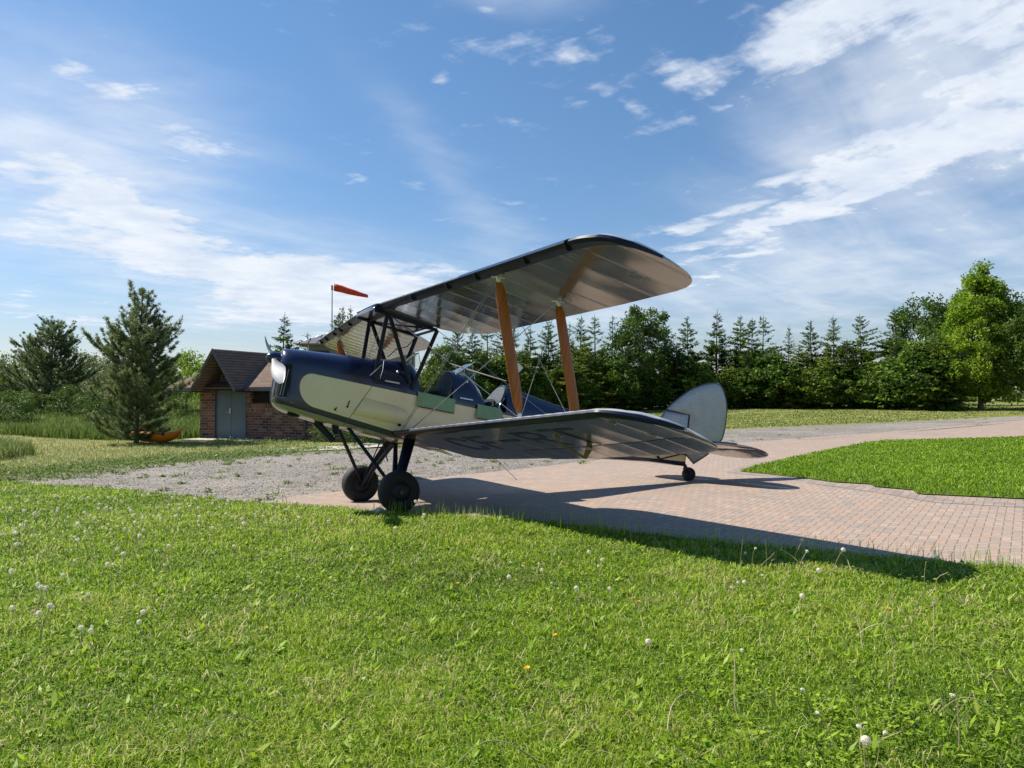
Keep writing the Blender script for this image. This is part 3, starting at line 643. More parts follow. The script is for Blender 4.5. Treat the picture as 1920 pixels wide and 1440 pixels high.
def pine(h, seed, wf=.36):
    g_ = np.random.default_rng(seed); e = empty('pine_tree', (0, 0, -50), 'x', 'tree'); Bs, D, Ls, Ws, Rs, limbs = [], [], [], [], [], []
    def tufts(P, n, s0, red):
        P = np.array(P); t = s0 + (1 - s0) * g_.random(n) ** .75; idx = t * (len(P) - 1); i = np.minimum(idx.astype(int), len(P) - 2); f = (idx - i)[:, None]
        c = P[i] * (1 - f) + P[i + 1] * f; ax = unit(P[i + 1] - P[i]); nn = 12
        b = np.repeat(c, nn, 0) + g_.normal(0, .012, (n * nn, 3)); d = unit(np.repeat(ax, nn, 0) * .95 + g_.normal(0, .62, (n * nn, 3)) + [0, 0, .2])
        Bs.append(b); D.append(d); Ls.append(g_.uniform(.08, .15, n * nn)); Ws.append(np.full(n * nn, .017)); tr = np.repeat(t, nn)
        Rs.append(np.clip(g_.normal(.32, .16, n * nn) + .22 * (tr > .8), 0, .9) + red * (tr > .93) * .25)
    z = .03 * h
    while z < h * .97:
        t = z / h; nb = int(g_.integers(6, 9)) if t < .8 else 4; a0 = g_.uniform(0, 6.3)
        for k in range(nb):
            a = a0 + 6.283 * k / nb + g_.normal(0, .25); L = (wf * h * g_.choice([.7, 1, 1.12]) * (1 - t) ** .62 * (.62 + .38 * min(1, t / .3)) + .16) * g_.uniform(.55, 1.2); el = R(-7 + 56 * t)
            P = []
            for q in np.linspace(0, 1, 8):
                r_ = L * q * math.cos(el) * (1 - .16 * q * q); P.append([math.cos(a) * r_, math.sin(a) * r_, z + L * q * math.sin(el) + L * .34 * q ** 2.4])
            limbs.append(([Vector(q) for q in P[::2] + [P[-1]]], .017 * (1 - t) + .006)); tufts(P, max(5, int(L * (22 - 10 * t))), .15 + .25 * t, 1)
            for q in range(int(3 + L * 7 * (1 - .4 * t))):      # side shoots, turning up at the ends
                j = g_.integers(2, 7); sgn = 1 if q % 2 else -1; al = a + sgn * g_.uniform(.5, 1.0); l2 = L * g_.uniform(.16, .42); o = np.array(P[j])
                P2 = [o + np.array([math.cos(al) * l2 * u, math.sin(al) * l2 * u, l2 * (.12 * u + .6 * u * u)]) for u in (0, .35, .7, 1)]
                tufts(P2, max(3, int(l2 * 22)), .15, 1)
                if L > .6: limbs.append(([Vector(u) for u in P2], .006))
        z += .27 * g_.uniform(.8, 1.2) * h / 5.3
    P = [[0, 0, h * .9], [0.02, 0, h * .95], [0, 0, h]]; tufts(P, 12, 0, 1)
    b, d, ll, ww, rr = map(np.concatenate, (Bs, D, Ls, Ws, Rs)); s = unit(np.cross(d, g_.normal(0, 1, d.shape)))
    V, F = rhomb(b, d, s, ll, ww); np_mesh('crown', V, F, M_pine, e, np.repeat(np.clip(rr, 0, 1), 2))
    trunk_mesh(h, .014 * h, M_bark, e, .985, limbs, .006, seed); return e
def broadleaf(name, h, cw, z0, seed, mat, leaf=.15, nclump=90, per=150, shape=1.0, barkm=None, cat='tree', tr=.02, cl=.5, cone=0.0):
    g_ = np.random.default_rng(seed); e = empty(name, (0, 0, -50), 'x', cat); c = []
    while len(c) < nclump:
        u = g_.normal(0, 1, 3); u /= np.linalg.norm(u); r_ = g_.uniform(.35, 1) ** .45; zc = (u[2] * r_ + 1) / 2; taper = (1 - cone * zc)
        lump = 1 + .16 * math.sin(3 * math.atan2(u[1], u[0]) + seed) + .12 * math.sin(5 * u[2] + seed)
        c.append([u[0] * r_ * cw * taper * lump, u[1] * r_ * cw * taper * lump, z0 + (h - z0) * zc ** shape])
    c = np.array(c); lim = []
    for q in c[::2]:
        s0 = z0 * .7 + (q[2] - z0) * .45; a = Vector((0, 0, max(.15 * h, min(s0, q[2] - .1)))); m_ = a.lerp(Vector(q), .5) + Vector((0, 0, -.04 * h)); lim.append(([a, m_, Vector(q)], .011 * h * .4))
    n = nclump * per; cc = np.repeat(c, per, 0); sc = np.repeat(g_.uniform(.6, 1.25, nclump), per)
    off = g_.normal(0, 1, (n, 3)) * [1, 1, .72]; off = off / np.linalg.norm(off, axis=1, keepdims=True) * (g_.random(n) ** .5)[:, None] * (cl * sc)[:, None]
    b = cc + off; d = unit(g_.normal(0, 1, (n, 3)) + unit(off) * .7 - [0, 0, .25]); s = unit(np.cross(d, g_.normal(0, 1, (n, 3)))); L = leaf * g_.uniform(.6, 1.3, n)
    base = np.repeat(g_.normal(.5, .13, nclump), per)
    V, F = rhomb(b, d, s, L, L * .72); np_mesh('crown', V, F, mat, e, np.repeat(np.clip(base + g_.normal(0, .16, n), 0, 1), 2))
    trunk_mesh(h * .8, tr * h, barkm or M_barkl, e, .95, lim, .01, seed); return e
def put(p, az_, d, h, h0, label, group, cat='tree', rz=0, sx=1.0, used_=set()):
    c = copy_tree(p) if p.name in used_ else p; used_.add(p.name)
    c.location = polar(az_, d); c.rotation_euler = (.03 * math.sin(rz * 3.1), .03 * math.cos(rz * 2.3), rz); k = h / h0; c.scale = (k * sx, k * sx, k); tag(c, label, cat, group); return c

SP = [(spruce(8, 11, .26, 1.0), 8), (spruce(8, 12, .22, 1.0), 8), (spruce(8, 13, .29, 1.05), 8), (spruce(8, 14, .17, .7), 8), (spruce(8, 15, .24, 1.0), 8)]
ROW = 'spruces in the row behind the paving'
for k, (a, d, h, v, lab) in enumerate([
    (43.02, 66, 8.01, 1, 'tall narrow spruce just right of the tail fin top, first clear of the aircraft'),
    (44.75, 66, 7.29, 0, 'left spruce of the merged trio right of the tail fin'),
    (45.44, 69, 7.48, 2, 'middle round topped spruce of the merged trio right of the tail fin'),
    (46.2, 66, 7.45, 4, 'right spruce of the merged trio right of the tail fin'),
    (47.94, 66, 6.48, 3, 'small thin spruce standing in the gap of sky right of the trio'),
    (49.54, 66, 6.76, 0, 'pale green spruce right of the small thin one'),
    (50.93, 66, 7.25, 1, 'slender spruce between the pale one and the brownish broad one'),
    (52.7, 66, 7.25, 2, 'broad brownish spruce in the middle of the right hand row'),
    (54.92, 66, 7.7, 4, 'spruce with a thin open top beside the dark rounded tree'),
    (29.45, 54, 6.04, 1, 'spruce seen between the two wooden struts, left one of the two'),
    (31.03, 55, 6.45, 0, 'spruce seen between the two wooden struts, right one of the two'),
    (32.33, 57, 6.48, 3, 'spruce directly behind the rear wooden strut'),
    (33.2, 58, 7.15, 1, 'spruce just right of the rear wooden strut'),
    (34.42, 58, 7.06, 4, 'second spruce right of the rear wooden strut'),
    (35.59, 60, 7.33, 3, 'thin spruce touching the left side of the big leafy tree'),
    (39.49, 64, 8.05, 3, 'thin tall spruce touching the right side of the big leafy tree'),
    (41.19, 64, 7.23, 0, 'spruce directly above the front edge of the tail fin'),
    (24.26, 50, 5.96, 2, 'spruce behind the rear cabane strut, left end of the row'),
    (25.25, 50, 5.41, 0, 'low spruce behind the rear cockpit windscreen'),
    (26.44, 52, 6.33, 4, 'spruce behind the headrest, left of the front wooden strut'),
    (27.43, 53, 5.97, 2, 'spruce just left of the front wooden strut'),
    (28.22, 56, 6.42, 1, 'spruce directly behind the front wooden strut')]):
    put(SP[v][0], a, d, h, 8, lab, ROW, rz=k * 1.7, sx=1.1 if v != 3 else 1.0)
put(SP[1][0], 11.54, 46, 5.95, 8, 'spruce standing behind the propeller and brick shed', 'spruces behind the nose', rz=.4, sx=1.1)
put(SP[3][0], 13.4, 47, 5.0, 8, 'low open spruce between the nose and the louvred tower', 'spruces behind the nose', rz=2.4, sx=1.5)
put(SP[1][0], 15.5, 56, 7.04, 8, 'spruce top left above the starboard wing by the windsock pole', 'spruces behind the nose', rz=2)
put(SP[0][0], 15.96, 57, 7.34, 8, 'fuller spruce top right beside the windsock pole', 'spruces behind the nose', rz=3)
put(SP[3][0], 16.4, 58, 7.65, 8, 'bare thin spruce top sticking up highest right of the windsock pole', 'spruces behind the nose', rz=1)
lows = [broadleaf('spruce_tree', 4.8, 2.5, .05, 51, M_spruce, .22, 130, 110, cl=.55, cone=.72, barkm=M_bark), broadleaf('spruce_tree', 4.8, 2.7, .05, 52, M_spruce, .20, 130, 120, cl=.5, cone=.6, barkm=M_bark)]
FILL = [(43.8, 63.5, 4.9), (45.3, 63, 4.6), (46.9, 63.5, 5.2), (48.6, 63.5, 4.8), (50.2, 63, 5.0), (51.7, 63.5, 5.2), (53.5, 63, 5.6), (54.6, 62, 4.6), (55.9, 61, 5.5), (57.1, 60.5, 5.2), (41.9, 62, 5.0), (40.3, 61.5, 5.0), (38.4, 60, 4.6), (36.6, 58.5, 4.9), (34.9, 56, 4.8), (33.7, 55, 4.8), (32.6, 54, 4.5), (31.7, 53, 4.6), (30.2, 52, 4.5), (28.9, 51.5, 4.5), (27.2, 50.5, 4.5), (25.8, 49, 4.3), (24.7, 48, 4.2), (23.4, 48, 4.0), (22.2, 49, 4.6)]
WH_ = ['right of the tail fin edge', 'below the left of the trio', 'below the right of the trio', 'below the small thin spruce', 'below the pale green spruce', 'below the slender spruce', 'below the broad brownish spruce', 'between the brownish spruce and the open topped one', 'in front of the dark rounded tree, brownish', 'nearest to the maple trunk on its left', 'above the tail fin tip', 'left of the tail fin', 'at the right foot of the big leafy tree', 'at the left foot of the big leafy tree', 'right of the rear wooden strut, second', 'right of the rear wooden strut, first', 'behind the rear wooden strut', 'left of the rear wooden strut', 'between the two wooden struts', 'right of the front wooden strut', 'behind the foot of the front wooden strut', 'behind the headrest', 'behind the rear cockpit', 'behind the front cockpit', 'leftmost beside the cabane struts']
for k, (a, d, h) in enumerate(FILL):
    put(SP[k % 3][0] if k % 2 else lows[k // 2 % 2], a, d, h * (1 if k % 2 else (.62, .82, .7)[k // 2 % 3]), 8 if k % 2 else 4.8, 'low bushy spruce ' + WH_[k], 'low spruces along the foot of the row', rz=k * 2.3, sx=1.85 if k % 2 else 1.45)
bl = broadleaf('leafy_tree', 8, 2.9, 1.2, 21, M_leafd, .17, 110, 150, cl=.62, cone=.25)
put(bl, 37.7, 62, 8.35, 8, 'big rounded leafy tree rising above the spruces left of the tail fin', None)
b2 = broadleaf('leafy_tree', 9, 3.0, 1.5, 22, M_leafd, .20, 120, 130, cl=.66, cone=.1)
put(b2, 56.5, 74, 9.5, 9, 'dark green rounded tree behind the spruces left of the bright maple', None)
put(b2, 58.4, 76, 9.1, 9, 'second dark rounded tree partly hidden by the bright maple', None, rz=2)
mp = broadleaf('maple_tree', 9.8, 4.7, .6, 23, M_maple, .17, 330, 130, shape=1.1, cl=.5, cone=.82, tr=.018)
put(mp, 59.5, 63, 10.25, 9.8, 'bright yellow green maple, tallest tree at the right edge', None)
put(b2, 62.6, 70, 8.9, 9, 'green tree at the very right edge behind the maple', None, rz=4, sx=.9)
put(bl, 62.4, 62, 7.6, 8, 'fresh green tree at the right edge in front of the maple', None, rz=2.5, sx=1.1)
put(bl, 23.3, 46.5, 4.6, 8, 'light green leafy tree seen through the cabane struts', None, rz=2.2, sx=.95)
pn = pine(5.3, 31, .33); pn2 = pine(5.0, 33, .48)
put(pn, 2.25, 29.3, 5.3, 5.3, 'large open pine with upturned shoots standing left of the brick shed', 'pines at the left')
put(pn2, -2.75, 50, 4.9, 5.0, 'broad dense pine further back at the far left', 'pines at the left')
sh = broadleaf('shrub', 3, 1.6, .2, 41, M_pale, .10, 60, 120, cl=.42, tr=.02, cat='shrub'); sh2 = broadleaf('shrub', 2.4, 1.6, .1, 42, M_leafd, .09, 46, 130, cl=.4, tr=.015, cat='shrub'); sh3 = broadleaf('leafy_tree', 3.4, 1.4, .8, 43, M_maple, .11, 46, 120, cl=.42)
put(sh, -.35, 54, 3.3, 3, 'pale blossoming crab apple between the two pines', 'pale trees on the left skyline', 'tree', sx=1.0)
put(sh, -4.9, 62, 3.2, 3, 'pale leafy tree at the left edge of the picture', 'pale trees on the left skyline', 'tree', rz=2, sx=1.3)
put(sh, .9, 63, 2.9, 3, 'pale shrub showing just left of the large pine', 'pale trees on the left skyline', 'tree', rz=3.2, sx=1.3)
put(sh3, 5.3, 47, 3.5, 3.4, 'fresh green young tree right of the large pine behind the shed roof', None)
put(sh3, 6.6, 52, 3.0, 3.4, 'small fresh green tree behind the shed gable', None, rz=2)
for k, (a, d, h, sx) in enumerate([(-5.4, 42, 1.5, 1.5), (-4.2, 47, 1.2, 1.6), (-1.2, 45, 1.6, 1.3), (.2, 40, 1.5, 1.2), (3.6, 44, 1.6, 1.4)]):
    put(sh2, a, d, h, 2.4, 'low green bush in the tall meadow grass ' + ('at the left edge', 'just right of the left edge bush', 'below the crab apple', 'between the two pines', 'behind the large pine')[k], 'bushes in the meadow', 'shrub', rz=k * 1.3, sx=sx)
put(sh2, 16.7, 25.0, 1.0, 2.4, 'dark low spreading bush at the right end of the brick wall', None, 'shrub', sx=1.9)
put(sh2, 19.6, 25.6, .95, 2.4, 'dark low bush seen between the undercarriage legs', None, 'shrub', rz=2, sx=2.0)
# far hedgerow closing the horizon, one mass
g_ = np.random.default_rng(5); P_ = []
for k in range(900):
    a = g_.uniform(-45, 110); d = g_.uniform(120, 165); q = polar(a, d); P_.append((q.x, q.y, q.z + g_.uniform(.2, 4.2)))
c = np.repeat(np.array(P_), 60, 0); n = len(c); b = c + g_.normal(0, 1.2, (n, 3)); d = unit(g_.normal(0, 1, (n, 3))); s = unit(np.cross(d, g_.normal(0, 1, (n, 3)))); L = g_.uniform(.4, .9, n)
V, F = rhomb(b, d, s, L, L * .8); tag(np_mesh('far_hedgerow', V, F, M_leafd, rnd=np.repeat(g_.random(n), 2)), 'distant hedgerow of leafy trees along the horizon', 'hedgerow', kind='stuff')

# ------------------------------------------------------------------ brick shed
m = M_brick = Mat('red_brick', rough=.9, spec=.25); p = m.coord('Object'); x, y, z = m.xyz(p)
def bricks(m, uu, vv, bw, bh, off=.5):
    j = (vv / bh).fl(); u = uu / bw + (j - (j / 2.0).fl() * 2.0) * off; i = u.fl(); fu = (u - i) * bw; fv = (vv / bh - j) * bh
    e = (fu.mn(bw - fu)).mn(fv.mn(bh - fv)); return e, m.white(m.vec(i, j, 3.0))
nx_ = m.n('ShaderNodeNewGeometry'); tcn = m.n('ShaderNodeTexCoord'); sx_, sy_, sz_ = m.xyz(tcn.outputs['Normal'])
uu = x * sy_.ab().gt(.5) + y * sx_.ab().gt(.5)
e, r_ = bricks(m, uu + 20.0, z + 5.0, .30, .098)
col = m.ramp(r_, [(0, (.060, .042, .040)), (.10, (.10, .05, .040)), (.3, (.17, .072, .052)), (.7, (.23, .098, .068)), (.92, (.30, .145, .10)), (1, (.33, .22, .16))])
nz = m.noise(p, 14, 5, .7); col = m.mix((nz - .4) * .5, col, (.16, .10, .08)); jt = e.ss(.004, .010)
col = m.mix(1.0 - jt, col, (.30, .27, .24)); m.color(col); m.bump(jt + nz * .3, .6, .008)
m = M_soldier = Mat('red_brick_upright', rough=.9, spec=.25); p = m.coord('Object'); x, y, z = m.xyz(p)
e, r_ = bricks(m, x + 20.0, z + 5.0, .105, .36, 0); col = m.ramp(r_, [(0, (.12, .055, .040)), (.3, (.23, .09, .055)), (.7, (.30, .12, .072)), (1, (.38, .20, .12))]); jt = e.ss(.004, .010)
m.color(m.mix(1.0 - jt, col, (.30, .27, .24))); m.bump(jt, .6, .008)
m = M_shingle = Mat('brown_shingles', rough=.92, spec=.25); p = m.coord('UV'); x, y, z = m.xyz(p)
e, r_ = bricks(m, x + 30.0, y + 30.0, .30, .125); nz = m.noise(m.coord('Object'), 70, 4, .8)
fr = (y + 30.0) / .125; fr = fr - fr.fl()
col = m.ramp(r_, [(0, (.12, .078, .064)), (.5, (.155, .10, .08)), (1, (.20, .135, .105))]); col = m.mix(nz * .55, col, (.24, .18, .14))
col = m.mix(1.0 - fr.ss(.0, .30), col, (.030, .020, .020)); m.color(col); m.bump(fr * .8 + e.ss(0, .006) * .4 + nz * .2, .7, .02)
M_fascia = Mat('grey_trim', rough=.55, color=(.085, .088, .095)); M_door = Mat('grey_door', rough=.5); m = M_door; p = m.coord('Object'); m.color(m.ramp(m.noise(p, 2.5, 6, .7), [(.3, (.10, .135, .165)), (.7, (.135, .175, .205))]))
M_dark = Mat('dark_opening', rough=.8, color=(.012, .012, .013)); M_steel = Mat('brushed_steel', rough=.35, metal=.9, color=(.62, .62, .60)); M_soff = Mat('soffit_brown', rough=.9, color=(.045, .035, .030)); M_louv = Mat('louvre_dark', rough=.5, metal=.3, color=(.045, .045, .045))
L0 = Vector((.24, 21.66)); Dv = Vector((.62, -.785)).normalized(); ang = math.atan2(Dv.y, Dv.x); zb = float(G(2.0, 19.0))
shed = empty('brick_shed', (L0.x, L0.y, zb), 'low red brick shed with a steep brown shingled gable over two grey doors', 'shed', rz=ang)
# local frame: x along the wall (left to right), y into the building, z up from its base
WL, WD, WH = 6.0, 4.2, 1.86
b = B(); b.box(0, .72, 0, .2, -.6, WH); b.box(2.22, 2.45, 0, .2, -.6, WH); b.box(2.45, 3.62, 0, .2, -.6, 1.30); b.box(3.62, WL, 0, .2, -.6, WH); b.box(2.45, 3.62, 0, .2, 1.76, WH)
b.box(0, .2, .2, WD, -.6, WH); b.box(WL - .2, WL, .2, WD, -.6, WH); b.box(.2, WL - .2, WD - .2, WD, -.6, WH)
b.add([(.72, .08, 1.98), (2.22, .08, 1.98), (1.47, .08, 3.1), (.72, .2, 1.98), (2.22, .2, 1.98), (1.47, .2, 3.1)], [(0, 1, 2), (3, 5, 4), (0, 3, 4, 1), (1, 4, 5, 2), (2, 5, 3, 0)])
b.build('wall', M_brick, shed, smooth=False)
b = B(); b.box(2.235, WL - .002, -.012, 0, 1.0, 1.28); b.build('soldier_course', M_soldier, shed, smooth=False)
def roofplane(bd, P, mi=0, t=.07):
    P = [Vector(q) for q in P]; n = (P[1] - P[0]).cross(P[2] - P[0]).normalized(); n = n if n.z > 0 else -n; k = len(P)
    vs = P + [q - n * t for q in P]; return bd.add(vs, [tuple(range(k)), tuple(range(2 * k - 1, k - 1, -1))] + [(i, i + k, (i + 1) % k + k, (i + 1) % k) for i in range(k)], mi)
def uv_roof(o, flip=False):
    me = o.data; uv = me.uv_layers.new(name='uv')
    for pl in me.polygons:
        n = pl.normal; hd = Vector((n.x, n.y, 0))
        if hd.length < .05: hd = Vector((0, 1, 0))
        hd.normalize(); acr = Vector((-hd.y, hd.x, 0)); down = n.cross(acr)
        for li in pl.loop_indices:
            q = me.vertices[me.loops[li].vertex_index].co; uv.data[li].uv = (q.dot(acr), q.dot(down))
x0, x1, y0, y1 = -1.62, WL + .5, -.42, WD + .5; ez, rz_ = WH + .03, 3.12; my = (y0 + y1) / 2
b = B(); roofplane(b, [(x0, y0, ez), (x1, y0, ez), (x1 - 1.9, my, rz_), (x0 + 1.9, my, rz_)]); roofplane(b, [(x0, y1, ez), (x0 + 1.9, my, rz_), (x1 - 1.9, my, rz_), (x1, y1, ez)])
roofplane(b, [(x0, y0, ez), (x0 + 1.9, my, rz_), (x0, y1, ez)]); roofplane(b, [(x1, y0, ez), (x1, y1, ez), (x1 - 1.9, my, rz_)])
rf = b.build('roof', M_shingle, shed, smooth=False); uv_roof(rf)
b = B(); gx0, gx1, gxm, gz0, gz1, gy = .42, 2.52, 1.47, 1.80, 3.26, -.88
roofplane(b, [(gx0, gy, gz0), (gxm, gy, gz1), (gxm, 3.4, gz1), (gx0, 2.6, gz0)]); roofplane(b, [(gx1, gy, gz0), (gxm, gy, gz1), (gxm, 3.4, gz1), (gx1, 2.6, gz0)])
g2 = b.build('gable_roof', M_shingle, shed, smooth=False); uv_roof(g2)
b = B()
for xa in (gx0, gx1):
    P = [Vector((xa, gy - .02, gz0 + .02)), Vector((gxm, gy - .02, gz1 + .02)), Vector((gxm, gy - .02, gz1 - .15)), Vector((xa, gy - .02, gz0 - .15))]; b.plate(P, (0, 1, 0), .03)
b.build('barge_board', M_fascia, shed, smooth=False)
for bx_ in ((gx1 + .01, x1, y0 - .035, y0 - .001), (x0, gx0 - .01, y0 - .035, y0 - .001), (x0 - .034, x0 - .001, y0, y1)):
    b = B(); b.box(*bx_, ez - .15, ez - .01); b.build('gutter', M_fascia, shed, smooth=False, bevel=.006)
b = B(); roofplane(b, [(gx0, gy + .01, gz0 - .085), (gxm, gy + .01, gz1 - .085), (gxm, 0, gz1 - .085), (gx0, 0, gz0 - .085)], t=.015); roofplane(b, [(gx1, gy + .01, gz0 - .085), (gxm, gy + .01, gz1 - .085), (gxm, 0, gz1 - .085), (gx1, 0, gz0 - .085)], t=.015); b.build('gable_soffit', M_soff, shed, smooth=False) 
b = B(); b.box(x0 + .03, x1 - .03, y0 + .03, y1 - .03, ez - .11, ez - .08); b.build('soffit', M_soff, shed, smooth=False)
for k in range(2):
    b = B(); b.box(.735 + k * .74, 1.465 + k * .74, .05, .09, -.03, 1.97); dr = b.build('door', M_door, shed, smooth=False, bevel=.004)
    if k == 0: hb = B(); hb.box(1.39, 1.45, .03, .05, .92, 1.12); hb.tube([(1.40, .02, .98), (1.30, .015, .98)], .012); hb.build('handle', M_steel, dr)
b = B(); b.box(.72, .733, -.012, .10, 0, 2.0); b.box(2.207, 2.22, -.012, .10, 0, 2.0); b.box(.733, 2.207, -.012, .10, 1.975, 2.0); b.build('door_frame', M_fascia, shed, smooth=False)
b = B(); b.tube([(4.9, y0 - .02, ez - .12), (4.9, -.06, ez - .35), (4.9, -.06, .15), (4.9, -.2, .05)], .035, n=8); b.build('downpipe', M_fascia, shed)
b = B(); b.box(2.45, 3.62, .06, .16, 1.30, 1.34); b.box(2.45, 3.62, .16, .17, 1.30, 1.76)
for k in range(9): b.box(2.47, 3.60, .03, .12, 1.335 + k * .047, 1.345 + k * .047, mat=None)
b.box(3.26, 3.29, .02, .12, 1.32, 1.75); b.build('louvre', M_louv, shed, smooth=False)
b = B(); b.box(.3, 3.2, -1.2, -.01, -.3, .015); b.build('door_step', M_conc, shed, smooth=False)

# ------------------------------------------------------------------ tower building with standing seam roof, windsock
M_seam = Mat('seamed_roof', rough=.45, metal=.3, color=(.17, .165, .175)); M_clad = Mat('grey_cladding', rough=.8, color=(.22, .215, .21)); M_wtrim = Mat('white_trim', rough=.6, color=(.7, .7, .68))
T0 = Vector((9.04, 31.7)); tb = float(G(9.04, 31.7)); ta = math.atan2(-.4728, .8812)
tw = empty('louvred_tower', (T0.x, T0.y, tb), 'small grey tower building with a seamed metal roof behind the nose', 'building', rz=ta)
b = B(); b.box(-1.95, 3.2, -1.7, 1.9, -.5, 4.05); b.build('wall', M_clad, tw, smooth=False)
b = B(); r2 = [(-2.45, -2.2, 4.1), (3.7, -2.2, 4.1), (3.7, 2.4, 4.1), (-2.45, 2.4, 4.1)]; ap = [(-.3, .1, 5.15), (1.6, .1, 5.15)]
roofplane(b, [r2[0], r2[1], ap[1], ap[0]], t=.1); roofplane(b, [r2[0], ap[0], r2[3]], t=.1); roofplane(b, [r2[2], r2[3], ap[0], ap[1]], t=.1); roofplane(b, [r2[1], r2[2], ap[1]], t=.1)
for k in range(13):
    xx = -2.3 + k * .46; f_ = min(1, max(0, min((xx + 2.45) / 2.15, (3.7 - xx) / 2.1))); b.tube([(xx, -2.2, 4.12), (xx, -2.2 + 2.3 * f_, 4.12 + 1.05 * f_)], .02, n=4)
for k in range(1, 9):
    yy = -2.2 + k * .5; f_ = 1 - abs(yy - .1) / 2.3; b.tube([(-2.45, yy, 4.12), (-2.45 + 2.15 * f_, yy, 4.12 + 1.05 * f_)], .02, n=4)
b.build('roof', M_seam, tw, smooth=False)
b = B(); b.box(-1.97, -1.90, -1.73, -1.66, -.5, 4.05); b.build('corner_trim', M_wtrim, tw, smooth=False)
b = B(); b.box(-1.75, -.85, -1.76, -1.705, 3.1, 3.75)
for k in range(8): b.box(-1.72, -.88, -1.80, -1.76, 3.12 + k * .08, 3.15 + k * .08)
b.build('louvre', M_louv, tw, smooth=False)
M_orange = Mat('windsock_orange', rough=.7); m = M_orange; p = m.coord('Object'); c_ = m.ramp(m.noise(p, 3, 5), [(.3, (.72, .075, .035)), (.7, (.85, .14, .07))]); m.color(c_); m.translucent(c_, .45)
ws = empty('windsock', (7.67, 30.73, 4.2 + tb - .6), 'faded orange windsock blowing to the right on a thin roof pole', 'windsock', rz=ta)
b = B(); zt = 7.36 - (4.2 + tb - .6); b.tube([(0, 0, .2), (0, 0, zt)], [.035, .022], n=8); b.tube([(0, 0, zt - .28), (0, 0, zt - .02)], .05, n=8); b.build('pole', Mat('pole_grey', rough=.5, metal=.4, color=(.12, .12, .13)), ws)
b = B(); rings = []
for k, (xx, zz, rr_) in enumerate([(.14, -.13, .20), (.3, -.17, .20), (.55, -.23, .185), (.85, -.33, .165), (1.2, -.42, .145), (1.55, -.52, .115), (1.88, -.60, .085)]):
    rings.append([(xx + .05 * math.sin(q) * (k == 0), rr_ * math.cos(q) * (1 + .10 * math.sin(3 * q + 2.1 * k)), zt + zz + rr_ * math.sin(q) * (1 + .05 * math.cos(2 * q + k))) for q in [2 * math.pi * i / 16 for i in range(16)]])
b.loft(rings, caps=False); o = b.build('sock', M_orange, ws, recalc=False); md = o.modifiers.new('t', 'SOLIDIFY'); md.thickness = .006
b = B(); b.tube([(0, 0, zt - .05), (.14, .0, zt + .05)], .008, n=5); b.tube([(0, 0, zt - .2), (.14, 0, zt - .3)], .008, n=5)
b.lathe([(-.008, .19), (-.008, .205), (.008, .205), (.008, .19)], (.14, 0, zt - .13), (1, 0, 0), 20); b.build('hoop', M_steel, ws)

# ------------------------------------------------------------------ kayak beside the shed, marker board in front of the trees
M_kay = Mat('kayak_orange', rough=.4, color=(.80, .22, .012), coat=.3)
q = polar(4.3, 28.6); ky = empty('kayak', q, 'orange kayak lying in the grass with its bow sticking out from under the pine', 'kayak', rz=math.atan2(-.4728, .8812) - .5)
b = B(); rings = []
for k in range(21):
    t = k / 20; xx = -2.2 + 2.8 * t; wv = .31 * max(0, math.sin(math.pi * t)) ** .55 + .004; up_ = .16 * abs(2 * t - 1) ** 3; dp = .26 * (1 - abs(2 * t - 1) ** 4) + .02
    rings.append([(xx + (.10 * (1 - 0) * (math.sin(a) > 0) * t ** 8), wv * math.cos(a), .30 + up_ + (.07 * math.sin(a) if math.sin(a) > 0 else dp * math.sin(a))) for a in [2 * math.pi * i / 18 for i in range(18)]])
b.loft(rings); b.build('hull', M_kay, ky)
M_blk = Mat('black_mark', rough=.6, color=(.02, .015, .012))
b = B()
def hullx(t, z): 
    return -2.2 + 2.8 * t
for (xa, xb, z0_, z1_) in [(-.30, -.06, .315, .345)]:
    t0, t1 = (xa + 2.2) / 2.8, (xb + 2.2) / 2.8; ya = -.31 * math.sin(math.pi * t0) ** .55 - .012; yb = -.31 * math.sin(math.pi * t1) ** .55 - .012
    b.add([(xa, ya, z0_), (xb, yb, z0_), (xb, yb, z1_), (xa, ya, z1_)], [(0, 1, 2, 3)])
t0 = (.0 + 2.2) / 2.8; yc = -.31 * math.sin(math.pi * t0) ** .55 - .014
b.add([(0 + .075 * math.cos(a), yc + .05 * math.cos(a) + .0, .33 + .06 * math.sin(a)) for a in [2 * math.pi * i / 14 for i in range(14)]], [tuple(range(14))])
b.build('hull_emblem', M_blk, ky, smooth=False)
q = polar(28.45, 41); mk = empty('marker_board', q, 'white diamond ended board with a red edge on a post behind the front wooden strut', 'sign', rz=math.atan2(-.4728, .8812))
zc = 1.352 + (748 - 691) / 1445 * 41 - q.z
b = B(); b.tube([(0, .03, -.2), (0, .03, zc + .2)], .03); b.build('post', M_steel, mk)
b = B(); b.plate([(-.30, 0, zc - .22), (.22, 0, zc - .22), (.44, 0, zc + .02), (.22, 0, zc + .26), (-.30, 0, zc + .26)], (0, 1, 0), .02); b.build('board', Mat('board_white', rough=.6, color=(.72, .72, .70)), mk, smooth=False)
b = B(); b.plate([(-.44, 0, zc - .16), (-.303, 0, zc - .22), (-.303, 0, zc + .26), (-.44, 0, zc + .2)], (0, 1, 0), .02); b.build('red_edge', Mat('board_red', rough=.6, color=(.55, .09, .10)), mk, smooth=False)
